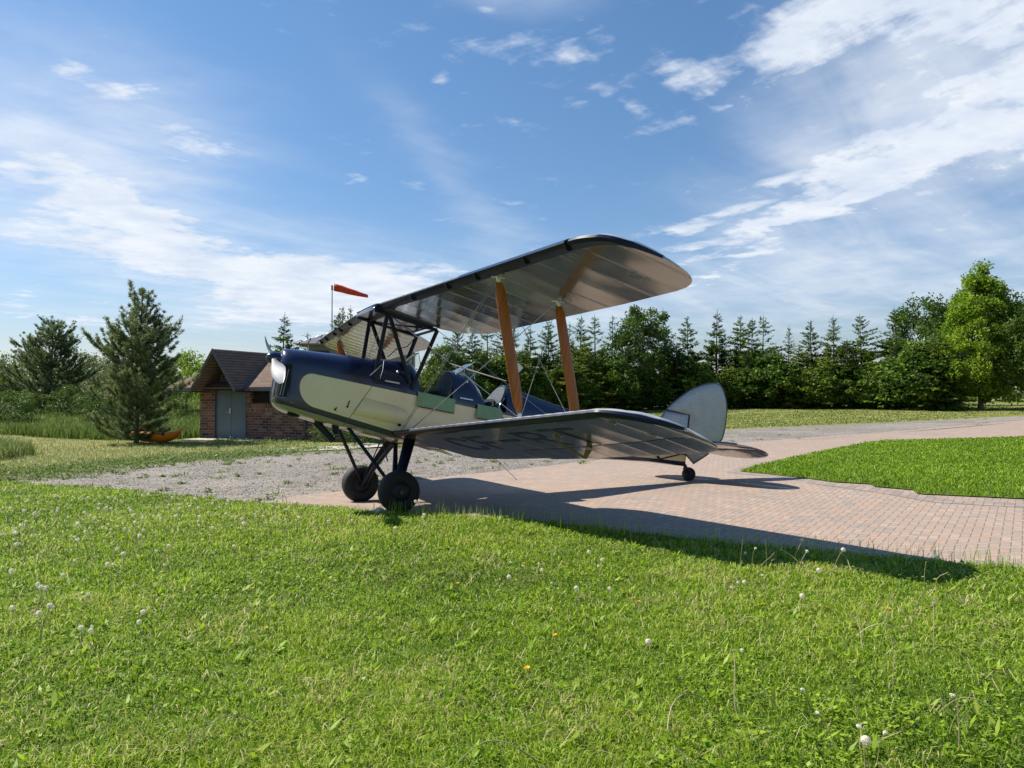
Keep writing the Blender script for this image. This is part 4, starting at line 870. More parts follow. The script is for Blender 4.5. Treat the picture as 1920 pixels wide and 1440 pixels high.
# ------------------------------------------------------------------ the biplane
# body frame used below: x aft from the spinner, y to port, z up from the thrust line; P() turns it into the Empty's axes (starboard = +y)
BW = Matrix(((0.981619, 0, 0.190851), (-0.006245, 0.999465, 0.032120), (-0.190748, -0.032721, 0.981093)))
P0 = Vector((-1.376594, .061488, 1.860953))
BASE = Vector((1.70, 0, -1.60))                       # on the ground between the main wheels, in the Empty's axes
plane = bpy.data.objects.new('biplane', None); COL.objects.link(plane)
mw = BW.to_4x4(); mw.translation = P0 + BW @ BASE; plane.matrix_world = mw
tag(plane, 'dark blue and cream vintage biplane with silver wings and wooden struts parked on the paving', 'biplane')
def P(x, y, z): return Vector((x, -y, z))
OFF = -BASE
def bp(b, name, mat, parent=None, **k):
    """parts hang from the aircraft; their vertices stay in body axes"""
    return b.build(name, mat, parent or plane, loc=(OFF if parent is None else None), **k)

M_navy = Mat('navy_paint', rough=.22, spec=.5, color=(.008, .014, .050), coat=.4); m = M_navy; p = m.coord('Object'); m.color(m.ramp(m.noise(p, 3, 5), [(.3, (.006, .011, .042)), (.7, (.011, .018, .060))])); m.bump(m.noise(p, 7, 3), .08, .02)
M_navyd = Mat('navy_struts', rough=.4, spec=.3, color=(.004, .006, .019))
m = M_silver = Mat('silver_dope', rough=.13, metal=.72, color=(.5, .5, .5)); p = m.coord('Object'); x, y, z = m.xyz(p)  # wing underside shade is put into this darker copy of the dope
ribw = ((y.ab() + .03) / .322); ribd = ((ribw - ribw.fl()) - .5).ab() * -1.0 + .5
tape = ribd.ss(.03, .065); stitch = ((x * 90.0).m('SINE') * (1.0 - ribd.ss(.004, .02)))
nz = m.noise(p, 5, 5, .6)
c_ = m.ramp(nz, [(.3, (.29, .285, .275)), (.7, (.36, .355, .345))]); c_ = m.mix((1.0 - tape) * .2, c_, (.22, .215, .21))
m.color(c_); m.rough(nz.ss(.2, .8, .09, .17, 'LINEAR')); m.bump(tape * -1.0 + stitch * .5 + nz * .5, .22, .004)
M_top_lit = Mat('silver_dope_top_lit', rough=.3, metal=.5); m = M_top_lit; m.color(m.ramp(m.noise(m.coord('Object'), 5, 5, .6), [(.3, (.66, .67, .69)), (.7, (.74, .75, .77))]))  # same dope as underneath, paler: sky light on the top skin painted in
M_grey = Mat('rudder_silver', rough=.34, metal=.35); m = M_grey; p = m.coord('Object'); nz = m.noise(p, 6, 5); m.color(m.ramp(nz, [(.3, (.33, .335, .345)), (.7, (.41, .415, .425))])); x, y, z = m.xyz(p)
rb = ((z - x * .04 + .02) / .245); rd = ((rb - rb.fl()) - .5).ab(); sp = m.noise(p, 90, 2); m.color(m.mix(rd.lt(.03) * sp.ss(.45, .62) * .8, m.ramp(nz, [(.3, (.33, .335, .345)), (.7, (.41, .415, .425))]), (.80, .81, .83))); m.bump(rd.lt(.035) * sp * 2.0 + rd.lt(.05), .6, .003)
m = M_wood = Mat('varnished_spruce', rough=.4, spec=.35, coat=.15); p = m.coord('Object'); mpn = m.n('ShaderNodeMapping'); mpn.inputs['Scale'].default_value = (30, 30, .8); mpn.inputs['Rotation'].default_value = (0, .1, 0); m.link(p, mpn.inputs[0])
n_ = m.noise(mpn.outputs[0], 1.6, 7, .65, .6); m.color(m.ramp(n_, [(.28, (.21, .055, .006)), (.5, (.33, .092, .008)), (.72, (.42, .132, .012))])); m.bump(n_, .12, .004)
M_rub = Mat('tyre_rubber', rough=.75, color=(.014, .014, .014)); m = M_rub; p = m.coord('Object'); n_ = m.noise(p, 9, 6, .7); m.color(m.ramp(n_, [(.3, (.006, .006, .006)), (.75, (.014, .0135, .0125))])); m.bump(m.noise(p, 45, 4), .15, .003)
M_prop = Mat('propeller_silver', rough=.45, metal=.1, color=(.17, .17, .18)); M_green = Mat('green_lining', rough=.6); m = M_green; p = m.coord('Object'); m.color(m.ramp(m.noise(p, 8, 5), [(.3, (.20, .33, .165)), (.7, (.27, .41, .215))]))
M_wire = Mat('wire_steel', rough=.35, metal=.7, color=(.22, .22, .22)); M_pad = Mat('padded_edge', rough=.75, spec=.3); m = M_pad; p = m.coord('Object'); n_ = m.noise(p, 22, 5, .7, 2.0); m.color(m.ramp(n_, [(.38, (.02, .028, .036)), (.5, (.065, .08, .095)), (.75, (.095, .11, .13))])); m.bump(n_, .5, .01)
M_och = Mat('ochre_fitting', rough=.5, metal=.2, color=(.26, .20, .06)); M_alu = Mat('aluminium', rough=.28, metal=.85, color=(.66, .67, .68))
gl = bpy.data.materials.new('windscreen_glass'); gl.use_nodes = True; gb = gl.node_tree.nodes['Principled BSDF']; gb.inputs['Base Color'].default_value = (.86, .93, .90, 1); gb.inputs['Roughness'].default_value = .03; gb.inputs['Transmission Weight'].default_value = 1; gb.inputs['IOR'].default_value = 1.45
# livery: cream flank with a rounded front and a fine black line, dark blue elsewhere
def livery(name):
    m = Mat(name, rough=.24, coat=.45); x, y, z = m.xyz(m.coord('Object'))
    T = z - ((x - .4) * -.008 - .104)                                   # above the top line > 0
    lo = (x.mn(1.64) - .4) * -.112 - .503 + (x - 1.64).mx(0.0) * .0745 
    Bt = lo - z; Fr = .384 - x + z * .0
    def rnd(a, b, r_): return ((a + r_).mx(0.0) * (a + r_).mx(0.0) + (b + r_).mx(0.0) * (b + r_).mx(0.0)).m('SQRT') - r_ + (a + r_).mx(b + r_).mn(0.0)
    d = rnd(Fr, T, .15).mx(rnd(Fr, Bt, .235)).mx(T).mx(Bt)
    inn = d.lt(-.014); line = (d + .004).ab().lt(.0035)
    belly = z - (lo - .055); cream = inn.mx(belly.lt(0.0))
    nz = m.noise(m.coord('Object'), 3.5, 5, .6)
    cr = m.ramp(nz, [(.3, (.84, .66, .38)), (.7, (.91, .73, .44))]); nv = m.ramp(nz, [(.3, (.006, .011, .042)), (.7, (.011, .018, .060))])
    stain = ((nz - .35).mx(0.0) * (x - 1.0).ss(0, .8) * (1.0 - z.ss(-.68, -.42))) * 1.2
    cr = m.mix(stain, cr, (.42, .34, .16))
    seam = ((x - 1.262) * -.904 + (z + .113) * .4275)                   # slanted edge of the engine side panel
    s_ = seam.ab().lt(.0035) * cream
    hinge = (z + .036 - (x - .377) * -.042).ab().lt(.003) * x.lt(1.255) * x.gt(.37)
    vs = (x - .353 - (z + .19) * .16).ab().lt(.0035) * z.gt(-.45)
    c = m.mix(inn * 1.0, nv, cr); c = m.mix(belly.lt(0.0), c, (.27, .25, .21)); c = m.mix(line.mx(s_).mx(hinge).mx(vs), c, (.008, .009, .012)); m.color(c)
    m.bump((1.0 - s_.mx(hinge).mx(vs)) + nz * .25 + (seam.gt(0.0) * .6), .4, .004); return m
M_fus = livery('cream_and_blue')

# ---- engine cowling
def ring(x, w, zt, zb, zs, r=.10, n=2.2, N=14, crown=0.0, belly=0.0):
    """closed section: arched top from shoulder zs to zt, flat flanks, rounded lower corners"""
    pts = []
    for k in range(N + 1):                       # over the top, port to starboard
        a = math.pi * k / N; c, s_ = math.cos(a), math.sin(a)
        pts.append(P(x, w * math.copysign(abs(c) ** (2 / n), c), zs + (zt - zs) * abs(s_) ** (2 / n)))
    for k in range(1, 4): pts.append(P(x, -w, zs + (zb + r - zs) * k / 4))
    for k in range(5):
        a = math.pi / 2 * k / 4; pts.append(P(x, -(w - r) - r * math.cos(a), zb + r - r * math.sin(a)))
    for k in range(1, 4): pts.append(P(x, -(w - r) + 2 * (w - r) * k / 4, zb - belly))
    for k in range(5):
        a = math.pi / 2 * (1 - k / 4); pts.append(P(x, (w - r) + r * math.cos(a), zb + r - r * math.sin(a)))
    for k in range(1, 4): pts.append(P(x, w, zb + r + (zs - zb - r) * k / 4))
    return pts
def itp(x, xs, ys): return float(np.interp(x, xs, ys))
b = B(); st = [.150, .165, .185, .215, .26, .32, .40, .55, .75, .95, 1.10, 1.262]
for_r = []
for x_ in st:
    w_ = itp(x_, [.150, .165, .185, .215, .26, .32, .40, .75, 1.262], [.13, .165, .19, .212, .235, .252, .265, .288, .298])
    zt_ = itp(x_, [.150, .165, .19, .41, 1.262], [.085, .115, .137, .168, .250]); zb_ = itp(x_, [.150, .18, .22, .3, .6, .9, 1.262], [-.48, -.53, -.565, -.60, -.645, -.675, -.70])
    for_r.append(ring(x_, w_, zt_, zb_, -.05, r=.09, n=2.05, belly=.012))
b.loft(for_r); cowl = bp(b, 'engine_cowling', M_fus, ang=40)
# cooling air intake on the port front corner: dark recess with two upright metal strips
def cw(x_): return itp(x_, [.150, .165, .185, .215, .26, .32, .40, .75, 1.262], [.13, .165, .19, .212, .235, .252, .265, .288, .298])
b = B(); xs = [.156, .17, .19, .215, .245, .275]; zt_ = [-.19, -.13, -.09, -.06, -.05, -.055]
vs = []; 
for x_, zz in zip(xs, zt_): vs += [P(x_, cw(x_) + .004, -.455), P(x_, cw(x_) + .004, zz)]
b.add(vs, [(2 * i, 2 * i + 2, 2 * i + 3, 2 * i + 1) for i in range(len(xs) - 1)])
b.add([P(.146, y_, z_) for y_, z_ in [(.13, -.455), (.04, -.455), (.04, -.19), (.13, -.19)]] , [(0, 1, 2, 3)]); it = bp(b, 'air_intake', M_dark, cowl, smooth=False)
b = B()
for x_, z0_, z1_ in ((.205, -.44, -.17), (.232, -.44, -.12)): b.tube([P(x_, cw(x_) + .008, z0_), P(x_ + .012, cw(x_ + .012) + .008, z1_)], .0055, n=6)
b.tube([P(.16, cw(.16) + .012, -.458), P(.275, cw(.275) + .008, -.458)], .008, n=6); bp(b, 'baffle_strip', M_wire, it)
for x_, z_ in ((.335, -.50), (.36, -.50)): 
    b = B(); b.sphere(P(x_, cw(x_) - .0, z_), .008, 8); bp(b, 'fastener', M_alu, cowl)
for x_, z_, L_ in ((.86, -.492, .03), (1.0, -.43, .075)):
    b = B(); b.tube([P(x_, .292, z_), P(x_ + .012, .299, z_ + L_)], .007, n=6); b.sphere(P(x_, .293, z_), .014, 8); bp(b, 'panel_latch', M_navyd, cowl)
# exhaust and drain under the nose
b = B(); b.tube([P(.70, .10, -.66), P(.82, .12, -.76), P(.95, .13, -.86)], [.05, .042, .036], n=10); b.tube([P(.93, .16, -.66), P(.96, .17, -.78)], [.05, .028], n=8); bp(b, 'exhaust_pipe', M_navyd)
b = B(); b.sphere(P(.42, .12, -.635), .06, 12, (1.4, 1, .5)); bp(b, 'belly_scoop', M_navyd)

# ---- fuselage: cream flanks, cockpit wells sunk into the top
def fw_(x): return itp(x, [1.262, 2.2, 3.1, 4.3, 5.5, 6.54], [.300, .315, .300, .205, .105, .028])
def fz_(x): return itp(x, [1.262, 3.1, 4.5, 6.54], [-.080, -.112, -.09, -.035])
def fb_(x): return itp(x, [1.262, 1.64, 2.2, 3.0, 4.6, 5.84, 6.54], [-.70, -.715, -.715, -.655, -.505, -.375, -.335])
b = B(); rings = []; wells = (1.86, 3.06)
for x_ in [1.262, 1.4, 1.64, 1.858, 1.862, 2.0, 2.2, 2.4, 2.6, 2.8, 3.058, 3.062, 3.4, 3.8, 4.3, 4.8, 5.3, 5.84, 6.2, 6.54]:
    w_, zt_, zb_ = fw_(x_), fz_(x_), fb_(x_); inn = wells[0] < x_ < wells[1]; fl = -.56 if inn else zt_; wi = w_ - .02
    r_ = min(.05, w_ * .6)
    rings.append([P(x_, w_, zb_ + r_), P(x_, w_, zb_ + (zt_ - zb_) * .5), P(x_, w_, zt_), P(x_, wi, zt_ + .0005), P(x_, wi - .003, fl + .001), P(x_, 0, fl), P(x_, -wi + .003, fl + .001), P(x_, -wi, zt_ + .0005),
                  P(x_, -w_, zt_), P(x_, -w_, zb_ + (zt_ - zb_) * .5), P(x_, -w_, zb_ + r_), P(x_, -w_ + r_ * .3, zb_ + r_ * .3), P(x_, -w_ + r_, zb_), P(x_, 0, zb_ - .03 * (x_ < 3)), P(x_, w_ - r_, zb_), P(x_, w_ - r_ * .3, zb_ + r_ * .3)])
b.loft(rings, mifn=lambda i, j: 1 if 2 <= j <= 7 and 3 <= i <= 10 else 0); fus = bp(b, 'fuselage', [M_fus, M_green], ang=32)
def arch(x, w, zt, zs, n=2.0, N=16, ins=0.0):
    return [P(x, (w - ins) * math.copysign(abs(math.cos(a)) ** (2 / n), math.cos(a)), zs + (zt - zs - ins) * abs(math.sin(a)) ** (2 / n)) for a in [math.pi * k / N for k in range(N + 1)]]
def deck(name, sts, mat, parent, caps=True, n=2.0, mifn=None):
    b = B(); b.loft([arch(x_, w_, zt_, zs_, n) for x_, w_, zt_, zs_ in sts], caps=caps, mifn=mifn); return bp(b, name, mat, parent, ang=40)
deck('scuttle', [(1.264, .301, .250, -.083), (1.45, .304, .283, -.085), (1.66, .308, .308, -.09), (1.76, .309, .305, -.092), (1.83, .309, .27, -.094), (1.872, .309, .18, -.095)], M_navy, fus)
hump = deck('instrument_hump', [(2.335, .314, .318, -.10), (2.42, .314, .325, -.10), (2.56, .313, .318, -.103), (2.66, .312, .28, -.105), (2.76, .310, .18, -.108), (2.82, .308, .07, -.11)], M_navy, fus)
def capplate(x0_, x1_, w, zt, zs, t, mat, name, n=2.0):
    """slanting padded face"""
    b = B(); A = arch(x0_, w, zt, zs, n, 18); 
    for q in A: q.x = x0_ + (x1_ - x0_) * (q.z - zs) / (zt - zs)
    B_ = [q + Vector((.035, 0, 0)) for q in A]; mid = [Vector((q.x - .018, q.y * .9, zs + (q.z - zs) * .93)) for q in A]
    b.loft([mid, A, B_]); return bp(b, name, mat, fus, ang=50)
capplate(2.262, 2.335, .305, .312, -.10, .03, M_pad, 'crash_pad'); capplate(3.0, 3.18, .262, .292, -.10, .03, M_pad, 'headrest_pad')
b = B(); b.plate([P(3.015, y_, z_) for y_, z_ in [(-.17, -.10), (.17, -.10), (.17, .04), (.12, .06), (-.12, .06), (-.17, .04)]], (1, 0, 0), .01); bp(b, 'seat_recess', M_dark, fus, smooth=False)
sp_st = [(3.16, .268, .290, -.112), (3.3, .268, .278, -.112), (3.54, .262, .250, -.108), (4.0, .222, .190, -.10), (4.5, .176, .132, -.09), (5.0, .136, .078, -.078), (5.5, .098, .034, -.065), (6.0, .062, .006, -.05), (6.45, .030, -.010, -.038)]
b = B(); b.loft([arch(x_, w_ + .002, zt_, zs_, 1.75) for x_, w_, zt_, zs_ in sp_st]); bp(b, 'turtle_deck', M_navy, fus, ang=28)
b = B()
for sgn in (1, -1): b.tube([P(3.16, .10 * sgn, .262), P(3.54, .10 * sgn, .224), P(4.5, .07 * sgn, .108), P(5.9, .02 * sgn, .0)], .007, n=6)
bp(b, 'stringer', M_navy, fus)
# folded-down cockpit doors on the port side, closed ones to starboard
for x0_, x1_, cut in ((1.845, 2.372, 0), (2.69, 3.045, .09)):
    b = B(); yo = .335
    b.plate([P(x0_ + .005, yo, -.082), P(x0_ + .012, yo + .02, -.262), P(x1_ + cut, yo + .02, -.262), P(x1_, yo, -.082)], (0, 1, .1), .008); dr = bp(b, 'cockpit_door', M_green, smooth=False)
    b = B(); b.tube([P(x0_ + .012, yo + .022, -.262), P(x1_ + cut, yo + .022, -.262)], .007, n=6); bp(b, 'door_trim', M_pad, dr)
    b = B(); b.tube([P(x0_, yo - .014, -.082), P(x1_, yo - .014, -.082)], .009, n=6); bp(b, 'hinge', M_green, dr)
for x0_, x1_ in ((1.875, 2.33), (2.82, 3.04)):
    b = B(); A0 = [P(x0_, -.306, -.10), P(x0_, -.300, .0), P(x0_, -.282, .065)]; A1 = [P(x1_, -.306, -.10), P(x1_, -.300, .0), P(x1_, -.282, .065)]
    b.add(A0 + A1 + [q + P(0, -.008, 0) for q in A0 + A1], [(0, 1, 4, 3), (1, 2, 5, 4), (6, 9, 10, 7), (7, 10, 11, 8), (2, 8, 11, 5), (0, 3, 9, 6), (0, 6, 7, 1), (1, 7, 8, 2), (3, 4, 10, 9), (4, 5, 11, 10)]); bp(b, 'cockpit_door', M_green, smooth=False)
for xs0 in (2.93, 2.17):
    b = B(); b.box(xs0, xs0 + .04, -.2, .2, -.5, .0); b.box(xs0 - .28, xs0, -.2, .2, -.42, -.38); bp(b, 'cockpit_seat', M_dark, fus, smooth=False)
b = B(); b.tube([P(2.80, .27, -.08), P(2.82, .25, -.03), P(3.02, .13, .04)], .009, n=6); b.tube([P(3.04, .285, -.09), P(3.05, .27, -.02), P(3.14, .20, .09)], .009, n=6); bp(b, 'harness_rail', M_alu, fus)
for x0_, z0_ in ((1.398, -.029), (2.43, -.045)):
    b = B(); b.tube([P(x0_, .328, z0_), P(x0_ + .185, .334, z0_ + .004)], .0125, n=10); b.tube([P(x0_ + .01, .30, z0_), P(x0_ + .01, .33, z0_)], .007, n=6); bp(b, 'grab_handle', M_alu, fus)
for x_, z_ in ((1.56, .12), (2.53, .19)):
    b = B(); b.sphere(P(x_, .262 if x_ < 2 else .25, z_), .018, 10); bp(b, 'windscreen_bolt', M_alu, fus)
b = B()   # oil tank blister on the flank
rings = []
def xs_(z_): return 1.266 + (z_ + .113) * .473
for k in range(13):
    t = k / 12; hh = .115 * (1 - max(0, (t - .72) / .28) ** 2.4) ** .5 if t < 1 else .004; dp = .070 * min(1, .3 + t * 1.6) * (1 - max(0, (t - .6) / .4) ** 2) ** .5 + .001 if t < 1 else .001; zc = -.395 - .035 * t
    rings.append([P(xs_(zc + hh * math.cos(a)) + (1.785 - xs_(zc + hh * math.cos(a))) * t, .292 + dp * max(0, math.sin(a)) ** .8, zc + hh * math.cos(a)) for a in [math.pi * i / 10 for i in range(11)]])
b.loft(rings, closed=False, caps=False); M_cream = Mat('cream_blister', rough=.26, coat=.4); m = M_cream; nz = m.noise(m.coord('Object'), 3.5, 5, .6); m.color(m.ramp(nz, [(.3, (.82, .64, .36)), (.7, (.89, .71, .42))])); bp(b, 'oil_tank_blister', M_cream, fus, ang=60)
b = B(); b.tube([P(1.681, .30, -.535), P(1.683, .345, -.537)], .017, n=12); bp(b, 'drain_hole', M_dark, fus)
# windscreens
def screen(xb, xt, zb_, zt_, wb, wt, frame):
    b = B(); P4 = [P(xb, wb, zb_ - .03), P(xb - .0, -wb, zb_ - .03), P(xt, -wt, zt_), P(xt, wt, zt_)]
    b.plate(P4, (-1, 0, .8), .004)
    for s_ in (1, -1): b.plate([P(xb, wb * s_, zb_ - .03), P(xt + .05, (wb + .03) * s_, zb_ - .07), P(xt + .0, wt * s_, zt_)], (0, 1, 0), .004)
    g_ = bp(b, 'windscreen', gl, smooth=False)
    b = B()
    for s_ in (1, -1): b.tube([P(xb, wb * s_, zb_ - .03), P(xt, wt * s_, zt_), P(xt + .05, (wb + .03) * s_, zb_ - .07)], .006, n=6)
    b.tube([P(xt, -wt, zt_), P(xt, wt, zt_)], .006, n=6); b.tube([P(xb, -wb, zb_ - .028), P(xb, wb, zb_ - .028)], .007, n=6); bp(b, 'windscreen_frame', frame, g_); return g_
screen(1.70, 1.85, .315, .445, .13, .11, M_navyd); screen(2.42, 2.62, .33, .462, .14, .12, M_alu)

# ---- propeller
b = B(); b.lathe([(-.005, .004), (.01, .035), (.04, .062), (.09, .078), (.15, .082)], P(0, 0, 0), (1, 0, 0), 20); sp_ = bp(b, 'spinner', M_navy)
b = B(); b.lathe([(.06, .045), (.17, .045)], P(0, 0, 0), (1, 0, 0), 14); pr = bp(b, 'propeller', M_prop)
def blade(ang_, parent):
    b = B(); rings = []; a = Vector((0, math.sin(ang_), math.cos(ang_))); t_ = Vector((0, math.cos(ang_), -math.sin(ang_)))
    for k in range(13):
        r_ = .05 + .90 * k / 12; ch = itp(k / 12, [0, .12, .3, .55, .8, .93, 1], [.06, .075, .145, .185, .145, .085, .010]); th = itp(k / 12, [0, .2, 1], [.05, .028, .008]); tw = R(itp(k / 12, [0, .3, 1], [66, 52, 20]))
        u = (t_ * math.cos(tw) + Vector((1, 0, 0)) * math.sin(tw)); v = a.cross(u); c0 = Vector((.085, 0, 0)) + a * r_
        rings.append([c0 + u * (ch / 2 * math.cos(q)) + v * (th / 2 * math.sin(q)) for q in [2 * math.pi * i / 12 for i in range(12)]])
    b.loft(rings); return bp(b, 'propeller_blade', M_prop, parent)
blade(R(-111.7), pr); blade(R(68.3), pr)

# ---- wings
M_lead = Mat('leading_edge_navy', rough=.42, spec=.3, color=(.006, .010, .034))
TI = math.tan(R(5.143))
class Wing:
    def __init__(s, x0, z0, ys, sw, dh, up): s.x0, s.z0, s.ys, s.sw, s.dh, s.up = x0, z0, ys, math.tan(R(sw)), math.tan(R(dh)), up
    def base(s, y, x):      # wing reference plane height
        a = abs(y) - s.ys; return s.z0 + a * s.dh - (x - s.x0 - a * s.sw) * TI
    def le0(s, y): return s.x0 + (abs(y) - s.ys) * s.sw
    def le(s, y):
        a = abs(y)
        e = (itp(a, [0, 4.18, 4.30, 4.40, 4.47, 4.53, 4.56, 4.575], [0, 0, .03, .075, .145, .28, .42, .57]) if s.up else itp(a, [0, 4.16, 4.30, 4.40, 4.50, 4.575], [0, 0, .085, .19, .34, .56])) if a > 4.15 else 0
        return s.le0(y) + e
    def te(s, y):
        a = abs(y)
        c = itp(a, [.3, .41, .46, .64, .9, 1.1, 2.5, 3.4, 4.15, 4.28, 4.37, 4.44, 4.50, 4.54, 4.565, 4.575], [.60, .64, .74, .85, .92, .93, .905, .895, .865, .845, .815, .775, .715, .65, .58, .50]) if s.up else \
            itp(a, [.3, .5, 1.06, 2.4, 3.97, 4.3, 4.434, 4.53, 4.575], [.86, .93, .96, .97, .905, .88, .825, .66, .52])
        return s.le0(y) + 1.328 * c
    def pt(s, y, x, side):
        """point of the skin; side +1 top, -1 underneath"""
        l, t_ = s.le(y), s.te(y); ch = max(t_ - l, .02); u = min(max((x - l) / ch, 0), 1); k = min(1, ch / 1.0)
        up_ = (.072 * (u ** .38) * (1 - u) ** .75 * 2.05 + .012 * (1 - u)) * k; lo_ = -.020 - .012 * (1 - u) * (u > 0) * math.sin(math.pi * min(u * 3, 1)) + 0
        nose = .018
        if side > 0: z = -.018 * u + max(0, up_) * 1.0 - .004 * 0
        else: z = -.020 * min(1, (u / .02) ** .5) * 1.0
        z += 0
        rib = (abs(y) + .03) / .322; f_ = rib - math.floor(rib); sag = math.sin(math.pi * f_) ** 1.0
        rib2 = (rib * 2) % 1; sg2 = math.sin(math.pi * rib2)
        w_ = math.sin(math.pi * min(1, max(0, u)))
        if side > 0: z -= .006 * sag * w_ - (.0065 * sg2 * math.exp(-((u - .09) / .09) ** 2))
        else: z += .0022 * sag * w_
        return P(x, y, s.base(y, x) + z)
    def section(s, y, u0, u1, nu):
        l, t_ = s.le(y), s.te(y); c = t_ - l
        us = [u0 + (u1 - u0) * (i / nu) ** (1.6 if u0 == 0 else 1) for i in range(nu + 1)]
        top = [s.pt(y, l + c * u, 1) for u in us]; bot = [s.pt(y, l + c * u, -1) for u in us]
        if u0 == 0:
            n_ = [s.pt(y, l, 1) + Vector((-.012 * min(1, c), 0, -.006))]
            return top[::-1] + n_ + bot[1:], us
        return top[::-1] + bot, us
def hingeu(y): return itp(abs(y), [1.77, 2.2, 3.04, 3.9, 4.5], [.70, .70, .685, .655, .60])
def build_wing(W, sgn, name, root, aileron, parent):
    ys = sorted(set([root + (4.575 - root) * k / 112 for k in range(113)] + [4.45, 4.48, 4.50, 4.515, 4.53, 4.54, 4.55, 4.557, 4.565, 4.57, 4.573, 1.765, 1.785]))
    b = B(); rings = []; nu = 18; n_le = None
    for y_ in ys:
        u1 = hingeu(y_) if (aileron and y_ > 1.775 and y_ < 4.42) else 1.0
        sec, us = W.section(sgn * y_, 0, u1, nu); rings.append(sec)
        # trailing part fills evenly in the main panel
    N = len(rings[0]); 
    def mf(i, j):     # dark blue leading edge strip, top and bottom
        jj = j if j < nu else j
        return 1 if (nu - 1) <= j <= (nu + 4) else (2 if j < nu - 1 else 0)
    b.loft(rings, mifn=mf); wg = bp(b, name, [M_silver, M_lead, M_top_lit], parent, ang=38)
    if aileron:
        b = B(); rings = []
        for y_ in [q for q in ys if 1.79 < q < 4.50]:
            u0 = hingeu(y_) + .018; sec, _ = W.section(sgn * y_, u0, 1.0, 8)
            dz = -.0; l, t_ = W.le(y_), W.te(y_); rings.append([q + Vector((0, 0, -.018 * ((q.x - (l + (t_ - l) * u0)) / .45))) for q in sec])
        b.loft(rings); al = bp(b, 'aileron', M_silver, wg, ang=38)
    return wg
UW = Wing(1.131, .857, .409, 6.164, 1.342 + .35, True); LW = Wing(1.615, -.656, .3, 5.559, 3.867, False)
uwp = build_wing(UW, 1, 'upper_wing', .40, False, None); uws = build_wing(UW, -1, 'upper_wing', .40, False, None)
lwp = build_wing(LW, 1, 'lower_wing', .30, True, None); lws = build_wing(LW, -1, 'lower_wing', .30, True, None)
def onU(y, u, side, off=0): 
    x_ = UW.le(y) + (UW.te(y) - UW.le(y)) * u; q = UW.pt(y, x_, side); q.z += off; return q
def onL(y, c, off=-.0025):     # underside of the lower wing, c in nominal chords
    x_ = LW.le0(y) + 1.328 * c; q = LW.pt(y, x_, -1); q.z += off; return q
# centre section and fuel tank between the upper panels
b = B(); rings = []
for k in range(15):
    y_ = -.405 + .81 * k / 14; rg_ = []
    for u in [i / 12 for i in range(13)]:
        x_ = 1.085 + .86 * u; z_ = .855 - (x_ - 1.1) * TI * .75; rg_.append((x_, z_ + .012 + .115 * (max(u, 0) ** .45) * (1 - u) ** .8 * (1 if abs(y_) < .36 else .75)))
    for u in [1 - i / 12 for i in range(1, 12)]:
        x_ = 1.085 + .86 * u; z_ = .855 - (x_ - 1.1) * TI * .75; rg_.append((x_, z_ - .035 - .02 * math.sin(math.pi * u)))
    rings.append([P(q[0], y_, q[1]) for q in rg_])
b.loft(rings); cs = bp(b, 'centre_section', M_navy, ang=35)
b = B(); b.loft([arch(x_, .375, z_, .80, 3.2, 20) for x_, z_ in ((1.08, .84), (1.10, .885), (1.15, .925), (1.24, .960), (1.36, .975), (1.5, .962), (1.65, .925), (1.80, .87), (1.86, .83))]); tk = bp(b, 'fuel_tank', M_navy, cs, ang=50)
b = B(); b.lathe([(0, .04), (.03, .04), (.035, .02), (.07, .015)], P(1.36, .0, .968), (0, 0, 1), 12); bp(b, 'filler_cap', M_navyd, tk)
b = B()
for y_ in (-.36, .36): b.tube([P(1.10, y_, .80), P(1.95, y_, .745)], .022, n=8)
for x_, z_ in ((1.27, .79), (1.93, .745)): b.tube([P(x_, -.36, z_), P(x_, .36, z_)], .018, n=8)
b.tube([P(1.30, .36, .785), P(1.93, -.36, .745)], .009, n=6); b.tube([P(1.30, -.36, .785), P(1.93, .36, .745)], .009, n=6); bp(b, 'spar_frame', M_navyd, cs)
# slats and their brackets, small white tell-tales, inspection rings, ribs' registration letters
for wg, sg in ((uwp, 1), (uws, -1)):
    b = B(); rings = []
    for k in range(25):
        y_ = 2.35 + 1.72 * k / 24; l = UW.le(y_); zz = UW.base(y_, l)
        rings.append([P(l + dx_, sg * y_, zz + dz_) for dx_, dz_ in ((-.030, -.004), (-.026, .020), (.010, .046), (.075, .068), (.075, .062), (.010, .040), (-.018, .014), (-.022, -.002))])
    b.loft(rings); bp(b, 'slat', M_navy, wg, ang=50)
    for y_ in (2.05, 2.62, 3.45, 4.05, 1.25):
        b = B(); l = UW.le(y_); zz = UW.base(y_, l); b.plate([P(l - .015, sg * y_, zz), P(l + .085, sg * y_, zz - .015), P(l + .045, sg * y_, zz - .055), P(l + .015, sg * y_, zz - .05)], (0, 1, 0), .022); bp(b, 'slat_bracket', M_navyd, wg, smooth=False)
def ringm(q, n_, r1, parent):
    b = B(); b.tube([q + Vector((r1 * math.cos(a), r1 * math.sin(a), -r1 * math.cos(a) * TI)) for a in [2 * math.pi * i / 24 for i in range(25)]], .0028, n=5, caps=False); bp(b, 'inspection_ring', M_silver, parent)
for y_, u in ((4.11, .58), (4.10, .72), (3.95, .15), (3.10, .66), (2.95, .73), (2.35, .66), (2.05, .80), (3.0, .12)): 
    for wg, sg in ((uwp, 1), (uws, -1)): ringm(onU(sg * y_, u, -1, -.001), (0, 0, 1), .042, wg)
for y_, c in ((4.077, .17), (4.12, .48), (2.854, .78), (2.99, .36), (3.2, .60)):
    ringm(onL(y_, c, -.001), (0, 0, 1), .045, lwp)
